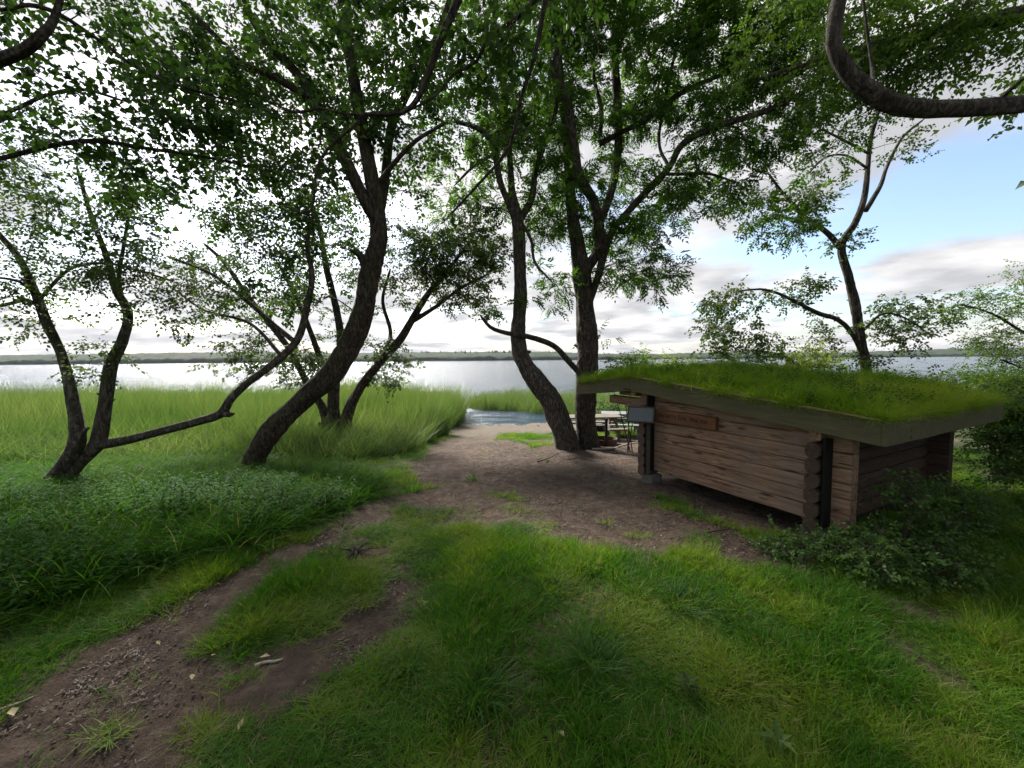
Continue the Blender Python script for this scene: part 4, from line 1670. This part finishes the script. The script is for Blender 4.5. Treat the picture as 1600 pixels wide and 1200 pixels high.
# --- F: open tree behind the shelter
d = 9.4
F_ = tree_root('open_tree', 1355, 640, d, 'sparse forked tree rising behind the turf roof of the shelter')
grow(F_, [
    dig(pl8(d, (1356, 640, 0, 27), (1354, 583, 0, 24), (1346, 540, 0, 22), (1336, 475, 0, 21), (1325, 430, 0, 20), (1315, 385, 0, 18), (1336, 348, 0, 15), (1350, 310, 0, 13),
           (1356, 260, 0, 11), (1361, 215, 0, 9), (1372, 175, 0, 7), (1380, 120, 0, 5))),
    pl(d, (1314, 388, 0, 11), (1290, 362, -.1, 10), (1264, 345, -.2, 9), (1240, 320, -.3, 7), (1222, 300, -.4, 5), (1200, 270, -.5, 4)),
    pl(d, (1352, 330, 0, 9), (1375, 292, 0, 8), (1386, 260, .1, 6), (1410, 215, .2, 5), (1445, 185, .3, 3)),
    pl(d, (1349, 556, 0, 10), (1332, 522, -.1, 9), (1310, 500, -.2, 9), (1280, 490, -.3, 8), (1250, 475, -.4, 6), (1220, 460, -.5, 5), (1190, 452, -.6, 4), (1150, 455, -.6, 3)),
    pl(d, (1354, 262, 0, 5), (1322, 243, -.1, 4), (1290, 246, -.2, 4), (1262, 272, -.3, 3)),
    pl(d, (1357, 240, 0, 5), (1320, 220, .1, 5), (1280, 200, .2, 3)),
    pl(d, (1264, 345, -.2, 5), (1220, 340, -.3, 5), (1195, 345, -.4, 4), (1190, 365, -.4, 3)),
    pl(d, (1345, 520, 0, 6), (1380, 490, -.2, 5), (1420, 500, -.4, 4), (1455, 525, -.5, 3)),
], [blob(1140, 500, 65, 55, d - .4, .8, 26), blob(1180, 545, 60, 30, d - .3, .6, 12), blob(1250, 455, 45, 25, d - .3, .5, 10), blob(1420, 505, 55, 45, d - .2, .7, 24), blob(1300, 510, 35, 35, d, .5, 7),
    blob(1370, 565, 70, 15, d - .2, .5, 6), blob(1200, 330, 90, 55, d - .4, .9, 20), blob(1280, 285, 60, 50, d, .7, 8), blob(1400, 220, 40, 40, d, .6, 4), blob(1310, 385, 40, 20, d, .4, 4), blob(1340, 160, 80, 50, d, .8, 10)],
     ROUND, M_leaf_olive, M_bark_dark, leaf=1.25, tips=5, tiplen=.28, dens=1.25)

# --- G: tree outside the frame on the right whose bent limb crosses the corner
Gt = thing('overhanging_tree', tuple(W(6.2, 2.6, -.03)), 'thick bent limb hanging into the top right corner with bright leaves', 'tree')
d = 3.0
g0 = W(6.2, 2.6)
grow(Gt, [
    [(g0[0], g0[1], g0[2] - .15, .34), (g0[0], g0[1], g0[2] + .1, .30), (6.1, 2.65, 1.2, .25), (5.9, 2.7, 2.6, .22), (5.8, 2.6, 4.2, .18), (5.6, 2.2, 6.5, .12)],
    [(5.92, 2.7, 2.4, .13), (5.4, 2.85, 3.2, .12), (4.9, 2.95, 3.65, .10)] + pl(d, (1640, 158, 0, 40), (1560, 166, 0, 37), (1480, 170, 0, 35), (1410, 168, 0, 34), (1360, 148, 0, 32),
       (1322, 112, 0, 29), (1302, 68, 0, 26), (1308, 10, 0, 24), (1325, -60, 0, 20), (1330, -160, -.1, 16)),
    pl(d, (1366, 150, 0, 8), (1362, 100, .1, 6), (1354, 40, .1, 5), (1345, -30, .1, 4)),
    pl(d, (1560, 158, 0, 10), (1590, 130, -.1, 8), (1630, 100, -.2, 8)),
    [(5.8, 2.6, 4.2, .10), (4.6, 2.3, 4.9, .08), (3.0, 1.8, 5.2, .05), (1.6, 1.2, 5.4, .03)],
    [(5.8, 2.6, 4.0, .09), (5.2, 3.6, 4.8, .07), (4.2, 4.6, 5.2, .05), (3.2, 5.3, 5.3, .03)],
], [blob(1440, 80, 110, 50, 4.4, .7, 40), blob(1330, 110, 90, 60, 4.8, .7, 30), blob(1560, 40, 110, 60, 4.2, .6, 24), blob(1300, 20, 140, 60, 4.6, .8, 26), blob(1590, 160, 30, 20, 3.2, .3, 3),
    ((3.2, 1.6, 5.3), (2., 1.5, .6), 8), ((1.6, .6, 5.4), (1.6, 1.3, .6), 6), ((4.4, 3.6, 5.6), (1.5, 1.4, .6), 5)],
     ROUND, M_leaf_bright, M_bark_grey, leaf=.8, tips=6, tiplen=.34, dens=1.1)

# --- H: tree outside the frame on the left
Ht = thing('leafy_tree', tuple(W(-6.6, 2.2, -.03)), 'branches with broad dark leaves reaching in from the top left corner', 'tree')
h0 = W(-6.6, 2.2)
d = 3.2
grow(Ht, [
    [(h0[0], h0[1], h0[2] - .15, .30), (h0[0], h0[1], h0[2] + .1, .27), (-6.4, 2.3, 1.5, .22), (-6.1, 2.4, 3.0, .2), (-5.9, 2.3, 4.6, .15), (-5.6, 2.0, 6.6, .1)],
    [(-6.15, 2.4, 2.9, .1), (-5.2, 2.9, 3.6, .08)] + pl(d, (-60, 110, 0, 26), (0, 95, 0, 25), (40, 78, 0, 22), (66, 55, 0, 18), (85, 32, .1, 13), (100, -20, .1, 9), (130, -90, .2, 6)),
    [(-6.1, 2.4, 2.7, .07)] + pl(4.0, (-80, 260, 0, 12), (0, 248, 0, 11), (80, 228, 0, 10), (150, 220, .1, 9), (230, 232, .2, 7), (320, 245, .3, 5), (400, 262, .4, 4)),
    [(-6.1, 2.4, 2.8, .06)] + pl(4.2, (-80, 200, 0, 9), (0, 180, 0, 8), (70, 150, 0, 7), (130, 140, .1, 6), (200, 160, .1, 4)),
    [(-6.0, 2.3, 3.6, .07)] + pl(3.4, (-60, 20, 0, 9), (60, 10, 0, 8), (150, 60, .1, 7), (220, 110, .2, 6), (300, 140, .3, 5), (380, 160, .4, 4)),
    [(-5.9, 2.3, 4.6, .08), (-4.6, 1.9, 5.0, .06), (-3.0, 1.5, 5.2, .04), (-1.6, 1.0, 5.4, .03)],
], [blob(110, 160, 100, 60, 3.9, .6, 18), blob(240, 120, 110, 60, 3.7, .6, 24), blob(230, 240, 120, 40, 4.3, .5, 20), blob(340, 170, 80, 50, 3.9, .5, 16), blob(60, 30, 110, 50, 3.6, .6, 16),
    blob(130, 330, 80, 30, 4.6, .4, 8), blob(20, 210, 50, 50, 4., .5, 8),
    ((-3.0, 1.2, 5.2), (1.9, 1.3, .6), 14), ((-4.6, 3.2, 5.0), (1.5, 1.2, .6), 12)],
     BIG, M_leaf_dark, M_bark_dark, leaf=.78, tips=4, tiplen=.26, dens=.85)

# --- K: tree behind the camera, its boughs hang down in front
Kt = thing('canopy_tree', tuple(W(.9, -2.6, -.03)), 'thin drooping boughs with broad leaves hanging from above at top centre', 'tree')
k0 = W(.9, -2.6)
grow(Kt, [
    [(k0[0], k0[1], k0[2] - .15, .32), (k0[0], k0[1], k0[2] + .1, .29), (.8, -2.5, 1.6, .25), (.6, -2.3, 3.2, .2), (.5, -1.9, 4.6, .16), (.4, -1.2, 6.4, .1)],
    [(.55, -2.1, 4.0, .10), (.5, -.4, 5.0, .07), (.45, 1.2, 5.3, .04)] + pl(3.1, (870, -120, 0, 10), (852, 0, .1, 8), (835, 90, .1, 7), (815, 150, .1, 6), (795, 230, .1, 5), (745, 290, .1, 4), (690, 350, .1, 3)),
    [(.5, -1.9, 4.4, .10), (.1, -.2, 5.1, .07), (-.2, 1.3, 5.2, .05)] + pl(3.2, (735, -100, 0, 13), (715, 0, 0, 12), (690, 60, 0, 10), (668, 120, 0, 9), (652, 155, 0, 8), (628, 176, 0, 7), (580, 178, 0, 6), (540, 178, 0, 4), (500, 168, 0, 3)),
    pl(3.2, (846, -10, 0, 8), (800, 35, 0, 7), (765, 55, 0, 6), (745, 95, 0, 6), (710, 115, 0, 5), (680, 150, 0, 5), (640, 172, 0, 4)),
    [(.5, -1.9, 4.4, .09), (1.4, -.4, 5.2, .06), (2.2, 1.0, 5.4, .04), (2.4, 2.2, 5.2, .02)],
    [(.5, -1.9, 4.4, .09), (-1.2, -1.0, 5.1, .06), (-2.4, .0, 5.3, .04), (-3.0, 1.0, 5.2, .02)],
    pl(3.6, (500, 168, 0, 5), (470, 175, 0, 5), (440, 168, 0, 4), (400, 130, 0, 4)),
    pl(3.4, (560, 190, 0, 5), (500, 250, 0, 5), (485, 330, 0, 4), (440, 320, .1, 3)),
], [blob(780, 90, 60, 60, 3.3, .4, 14), blob(650, 60, 80, 60, 3.4, .4, 12), blob(740, 20, 120, 50, 3.4, .5, 14), blob(480, 230, 90, 60, 3.9, .5, 12), blob(900, 30, 80, 50, 3.3, .4, 8), blob(800, 180, 40, 50, 3.3, .3, 4),
    blob(560, 20, 100, 50, 3.8, .5, 12), blob(440, 60, 90, 60, 3.9, .5, 12), blob(700, 340, 30, 20, 3.3, .3, 1),
    ((0, .2, 5.5), (2.2, 1.6, .6), 10), ((2.2, .2, 5.6), (1.8, 1.6, .6), 8), ((-2.2, -.4, 5.5), (1.8, 1.6, .6), 8)],
     BIG, M_leaf_dark, M_bark_dark, leaf=.72, tips=4, tiplen=.28, dens=1.0)

# --- edge of the wood behind the viewpoint and to its right (shades the clearing)
wood = [(7.4, -1.2, 'broad'), (9.6, 4.6, 'tall')]
for k_, (wx, wy, kd) in enumerate(wood):
    b_ = W(wx, wy)
    wt = thing('woodland_tree', tuple(W(wx, wy, -.03)), kd + ' woodland tree outside the frame at the edge of the clearing', 'tree', 'trees at the wood edge')
    hh_ = 6.5
    grow(wt, [[(wx, wy, b_[2] - .15, .26), (wx, wy, b_[2] + .1, .22), (wx + .1, wy, 2.2, .17), (wx - .1, wy + .1, 4.5, .11), (wx, wy, hh_, .06)],
              [(wx + .1, wy, 2.0, .08), (wx + 1.2, wy + .4, 3.2, .05), (wx + 1.9, wy + .6, 4.0, .03)],
              [(wx + .1, wy, 1.6, .07), (wx - 1.0, wy - .3, 2.8, .05), (wx - 1.8, wy + .2, 3.6, .03)]],
         [((wx, wy, 4.6), (2.0, 1.9, 1.7), 55), ((wx, wy, 1.6), (1.7, 1.5, 1.2), 30)], BIG, M_leaf_dark, M_bark_dark, leaf=1.5, tips=5, tiplen=.45, dens=1.)

# --- I: light tree at the right edge behind the shelter
d = 7.6
It = tree_root('feathery_tree', 1680, 700, d, 'light green layered foliage at the right edge above the turf roof')
i0 = It.location
grow(It, [
    [(i0[0], i0[1], i0[2] - .1, .14), (i0[0], i0[1], i0[2] + .1, .12), (i0[0] - .1, i0[1], 1.0, .10), (i0[0] - .3, i0[1], 2.0, .07), (i0[0] - .3, i0[1], 3.2, .04)],
    pl(d, (1665, 560, 0, 8), (1600, 520, 0, 7), (1550, 490, 0, 5), (1500, 475, 0, 3)),
    pl(d, (1668, 600, 0, 8), (1610, 580, 0, 6), (1560, 560, 0, 4)),
], [blob(1550, 480, 60, 25, d, .6, 16), blob(1590, 540, 50, 30, d, .6, 22), blob(1610, 590, 60, 30, d, .6, 24), blob(1640, 450, 70, 50, d, .7, 24), blob(1530, 540, 35, 15, d, .4, 5)],
     SMALL, M_leaf_bright, M_bark_dark, leaf=1.1, tips=6, tiplen=.3, droop=.1)


# ------------------------------------------------------------------ shrubs and plants
def shrub(name, px, py, depth, blobs, label, kinds, mat, leaf=1., tips=6, tiplen=.25, cat='shrub', stems=4, droop=.1, group=None):
    q = P(px, py, depth)
    z = float(height(q[0], q[1]))
    rt = thing(name, (q[0], q[1], z - .02), label, cat, group)
    lm = []
    for k in range(stems):
        c, r, _ = blobs[k % len(blobs)]
        a = np.array([q[0] + random.uniform(-.08, .08), q[1] + random.uniform(-.08, .08), z - .05])
        e = c + rng.normal(0, .3, 3) * r
        mid = (a + e) / 2 + np.array([0, 0, .08])
        lm.append([(*a, .012), (*mid, .009), (*e, .004)])
    grow(rt, lm, blobs, kinds, mat, M_bark_dark, leaf=leaf, tips=tips, tiplen=tiplen, trunk_name='stem', branch_name='stem', droop=droop, sides=8, wob=.05,
         only_crown=True, leafname='foliage')
    return rt


shrub('willow_shrub', 985, 690, 8.4, [blob(980, 570, 32, 20, 8.4, .4, 14), blob(960, 585, 18, 16, 8.4, .3, 6), blob(1000, 600, 40, 25, 8.4, .4, 8)],
      'fresh green shrub just behind the shelter ridge', ROUND, M_leaf_bright, .8)
shrub('pale_shrub', 1055, 690, 8.8, [blob(1050, 572, 35, 16, 8.8, .4, 14), blob(1060, 590, 50, 20, 8.8, .4, 8)],
      'pale yellowish shrub behind the roof beside the fresh green one', SMALL, M_leaf_lime, 1.)
shrub('yellow_green_shrub', 1262, 690, 8.6, [blob(1262, 562, 42, 18, 8.6, .4, 18), blob(1255, 585, 60, 20, 8.6, .4, 14)],
      'yellow green rounded shrub behind the middle of the turf roof', ROUND, M_leaf_lime, .8)
shrub('waterside_shrub', 948, 672, 12.6, [blob(948, 640, 14, 18, 12.6, .4, 9), blob(966, 655, 16, 12, 12.6, .4, 6)],
      'small dark green shrub between the tall ash and the shelter front', ROUND, M_leaf_dark, 1.)
shrub('dark_shrub', 1160, 690, 8.3, [blob(1150, 575, 60, 14, 8.3, .4, 8)], 'dark shrub tops peeping over the turf roof', ROUND, M_leaf_dark, .8)
# thicket on the right, behind the shelter
shrub('hedge_thicket', 1640, 800, 4.6, [blob(1610, 700, 50, 70, 4.7, .5, 60), blob(1660, 640, 70, 50, 5.2, .5, 34), blob(1720, 720, 80, 80, 5.0, .5, 24)],
      'dense green thicket at the right edge beyond the shelter corner', ROUND, M_leaf_bramble, .7, 7, .3)
shrub('roof_side_thicket', 1560, 700, 6.2, [blob(1590, 610, 50, 20, 5.6, .4, 30), blob(1595, 640, 55, 32, 4.95, .3, 44), blob(1555, 640, 25, 14, 4.9, .2, 8), blob(1500, 592, 50, 8, 7.0, .3, 12), blob(1640, 600, 60, 30, 6.4, .4, 20)],
      'bright leafy growth along the far end of the turf roof', SMALL, M_leaf_bright, 1.1)
# brambles at the near corner
shrub('bramble_bush', 1420, 905, 3.05, [blob(1390, 868, 70, 28, 3.1, .28, 30), blob(1450, 835, 50, 32, 3.3, .28, 16), blob(1460, 880, 45, 28, 3.0, .22, 16), blob(1430, 780, 30, 36, 3.3, .2, 6)],
      'bramble bush with glossy leaves in front of the shelter rear corner', ROUND, M_leaf_bramble, .58, 7, .2)
shrub('low_bramble', 1290, 880, 3.3, [blob(1290, 860, 75, 17, 3.35, .25, 30), blob(1220, 850, 35, 12, 3.5, .2, 10)],
      'low dark bramble at the foot of the log wall', ROUND, M_leaf_bramble, .5, 6, .15)
shrub('nettle_clump', 1500, 800, 3.7, [blob(1520, 790, 35, 32, 3.9, .25, 14)],
      'nettle clump beside the dark rear wall of the shelter', SMALL, M_leaf_bramble, .9, 6, .2)


def bunch(name, px, py, n, rad, h0, h1, label, mat=None, cat='grass tuft', group=None, w1=.007):
    q = G(px, py)
    n, h0, h1, rad = int(n * .9), h0 * .9, h1 * .9, rad * .9
    v, f, t = tuft(n, rad * 1.3, h0 * .8, h1, .003, w1, .6, 1.1, 5, random.uniform(-.35, .35))
    o = link(name, mesh(name, v, f, mat or M_tuss, {'tint': t * .8}), None, (q[0], q[1], q[2] - .01), (0, 0, random.uniform(0, 6)))
    return tag(o, label, cat, group)


TG = 'coarse grass tussocks in the lawn'
bunch('grass_tussock', 855, 925, 190, .07, .12, .24, 'dark tussock in the lawn nearest the bare soil', group=TG)
bunch('grass_tussock', 1065, 945, 240, .10, .10, .22, 'wide tussock in front of the shelter wall', group=TG)
bunch('grass_tussock', 925, 1035, 300, .09, .12, .26, 'largest blue green tussock in the middle of the lawn', group=TG)
bunch('grass_tussock', 750, 1085, 240, .08, .10, .22, 'dark tussock left of the largest one near the frame bottom', group=TG)
bunch('grass_tussock', 1160, 975, 220, .10, .07, .16, 'flattened tussock between the shelter corner and the lawn middle', group=TG)
bunch('grass_tussock', 640, 1040, 140, .06, .08, .18, 'small tussock beside the lower path fork', group=TG)
bunch('grass_tussock', 1050, 785, 200, .14, .06, .15, 'short bright tussock on bare soil under the wall logs', M_lawn, group=TG)


def weed(px, py, n, L_, label, mat=M_leaf_bramble):
    q = G(px, py)
    rt = thing('broadleaf_weed', tuple(q), label, 'weed')
    for k in range(n):
        v, f = leaflet(L_ * random.uniform(.7, 1.1), L_ * .28, .2, .25)
        el = random.uniform(.25, .9)
        c, s = math.cos(-el), math.sin(-el)
        v = v @ np.array([[c, 0, s], [0, 1, 0], [-s, 0, c]]).T
        v = v @ rot_z(k * 2.4 + random.uniform(-.3, .3)).T
        v = v + np.array([0, 0, .01 + .012 * k / n * 6])
        link('leaf', mesh('leaf', v, f, mat, {'tint': [random.random()] * len(f)}), rt)


weed(1072, 1085, 13, .085, 'pale serrated weed rosette low in the lawn right of centre', M_leaf_olive)
weed(1215, 1180, 12, .10, 'leafy weed at the bottom edge of the lawn', M_leaf_bramble)
weed(660, 955, 7, .05, 'tiny weed at the edge of the middle bare patch', M_leaf_bright)
weed(1370, 900, 9, .09, 'broad light leaf weed at the foot of the bramble', M_leaf_bright)


# ------------------------------------------------------------------ picnic tables, fire place
def picnic_table(px, py, depth, rz, mat, label, s=1., L_=1.7):
    q = P(px, py, depth)
    z = float(height(q[0], q[1]))
    rt = thing('picnic_table', (q[0], q[1], z), label, 'picnic table', 'picnic tables by the fire place', rz)
    for k in range(5):
        MB().box((0, 0, 0), (L_, .135 * s, .035), None, .004).build('table_plank', mat, rt, False, (0, (k - 2) * .142 * s, .72 * s))
    for sy in (-1, 1):
        for k in range(2):
            MB().box((0, 0, 0), (L_, .125 * s, .035), None, .004).build('bench_plank', mat, rt, False, (0, sy * (.62 + k * .132) * s, .43 * s))
    for sx in (-1, 1):
        x_ = sx * (L_ / 2 - .25)
        MB().box((0, 0, 0), (.045, 1.6 * s, .09)).build('bench_bearer', mat, rt, False, (x_, 0, .37 * s))
        MB().box((0, 0, 0), (.045, .72 * s, .08)).build('top_bearer', mat, rt, False, (x_, 0, .66 * s))
        for sy in (-1, 1):
            b = MB()
            b.box((0, 0, 0), (.045, .09, .80 * s), Matrix.Rotation(R_(28) * sy, 3, 'X'))
            b.build('leg', mat, rt, False, (x_ + .05 * sx, sy * .42 * s, .35 * s))


picnic_table(915, 680, 10.6, R_(4), M_table, 'pale wooden picnic table behind the two central trunks', .88, 1.9)
picnic_table(972, 680, 11.6, R_(-12), M_tableg, 'weathered grey picnic table beside the pale one nearer the shelter', .88, 1.2)

q = G(944, 694)
FP = thing('fire_pit', tuple(q), 'round rusty fire ring with a black iron post and grill beside the ash tree', 'fire pit')
mb = MB()
n = 28
for k in range(n):
    a = 2 * math.pi * k / n
    for r, z in ((.30, -.02), (.31, .15), (.285, .15), (.275, -.02)):
        mb.v.append((r * math.cos(a), r * math.sin(a), z))
for k in range(n):
    k2 = (k + 1) % n
    for p_ in range(4):
        mb.f.append((k * 4 + p_, k2 * 4 + p_, k2 * 4 + (p_ + 1) % 4, k * 4 + (p_ + 1) % 4))
mb.build('ring', M_rust, FP)
mb = MB()
mb.v = [(0, 0, .05)] + [(.274 * math.cos(2 * math.pi * k / 20), .274 * math.sin(2 * math.pi * k / 20), .02 + random.uniform(0, .03)) for k in range(20)]
mb.f = [(0, 1 + k, 1 + (k + 1) % 20) for k in range(20)]
mb.build('ashes', M_ash, FP)
MB().tube([(-.03, -.32, -.1), (-.03, -.32, .30), (-.03, -.32, .68)], [.035, .035, .035], 8).build('post', M_iron, FP)
mb = MB()
for k in range(9):
    mb.tube([(-.30, -.18 + k * .045, .34), (.10, -.18 + k * .045, .34)], [.007, .007], 5)
mb.tube([(-.30, -.2, .34), (-.30, .2, .34)], [.01, .01], 5)
mb.tube([(.10, -.2, .34), (.10, .2, .34)], [.01, .01], 5)
mb.build('grill', M_iron, FP)
mb = MB()
mb.tube([(-.12, 0, .355), (-.12, 0, .36), (-.12, 0, .47), (-.12, 0, .475)], [.10, .13, .13, .10], 14)
mb.build('pan', M_iron, FP)


def stick(name, pts, rad, label, mat=M_stick, cat='stick', group=None):
    """pts = (px,py) on the ground"""
    g3 = [G(*p) + np.array([0, 0, rad * .6]) for p in pts]
    c = g3[0]
    p = smooth_path([(*(a - c), rad * (1 - .5 * k / len(g3))) for k, a in enumerate(g3)], .06, .1)
    mb = MB().tube(p[:, :3], p[:, 3], 7, True, .2)
    return tag(mb.build(name, mat, None, True, tuple(c)), label, cat, group)


stick('driftwood_branch', [(925, 702), (955, 702), (972, 697), (985, 694), (998, 692)], .022, 'pale bent branch on the soil beside the fire ring')
stick('broken_stick', [(398, 1042), (412, 1037), (428, 1035), (442, 1031)], .010, 'short bleached stick lying on the lower path fork')
stick('split_stick', [(-6, 1112), (18, 1104), (34, 1098), (52, 1090)], .008, 'pale split stick at the left frame edge on the path')
stick('floating_branch', [(762, 652), (785, 650), (808, 653)], .04, 'dark branch lying in the shallow inlet', M_darkwood)
stick('thin_twig', [(1345, 968), (1372, 974), (1388, 979)], .005, 'thin pale twig on the bare strip in front of the bramble')
stick('curved_twig', [(1300, 933), (1312, 925), (1322, 930)], .005, 'short curved pale twig near the foot of the bramble')
stick('soil_stick', [(1105, 833), (1125, 829), (1140, 828)], .009, 'dark stick on the soil in front of the log wall', M_darkwood)
stick('root_piece', [(872, 712), (888, 718), (905, 716), (925, 720)], .010, 'exposed root snaking from the foot of the central trunks', M_darkwood)
stick('surface_root', [(840, 722), (856, 717), (874, 708)], .012, 'surface root running left from the s shaped trunk', M_darkwood)

# gnarled root stub on the path
q = G(556, 868)
RS = thing('root_stub', tuple(q), 'small gnarled root stub sticking up between the path forks', 'stump')
for k in range(6):
    a = k * 1.05 + random.uniform(-.2, .2)
    l_ = random.uniform(.08, .17)
    MB().tube([(0, 0, -.03), (math.cos(a) * l_ * .3, math.sin(a) * l_ * .3, .05), (math.cos(a) * l_, math.sin(a) * l_, random.choice((-.01, .06)))],
              [.022, .016, .006], 6, True, .2).build('root', M_bark_grey, RS, True)

# dry leaves big enough to pick out
for k, (px, py, L_) in enumerate(((405, 1030, .07), (22, 1122, .07), (872, 1145, .05), (338, 1025, .05), (300, 1065, .05), (372, 1145, .05), (250, 1010, .04), (505, 905, .04))):
    q = G(px, py)
    v, f = leaflet(L_, L_ * .55, .3, -.1)
    o = link('fallen_leaf', mesh('fallen_leaf', v, f, M_dry), None, (q[0], q[1], q[2] + .012), (random.uniform(-.3, .3), random.uniform(-.4, .1), random.uniform(0, 6.28)))
    tag(o, ('dry curled leaf beside the bleached stick', 'largest dry leaf near the left frame edge', 'dry leaf low in the middle of the lawn', 'dry leaf on the green strip between forks',
            'dry leaf on the soil left of the green strip', 'dry leaf where the lower fork meets the lawn', 'tiny dry leaf on the upper path fork', 'tiny dry leaf by the root stub')[k], 'leaf', 'dry leaves on the path')

for s_ in STATS:
    print('TREE', *s_)
print('sprays tris', sum(s_[2] for s_ in STATS))
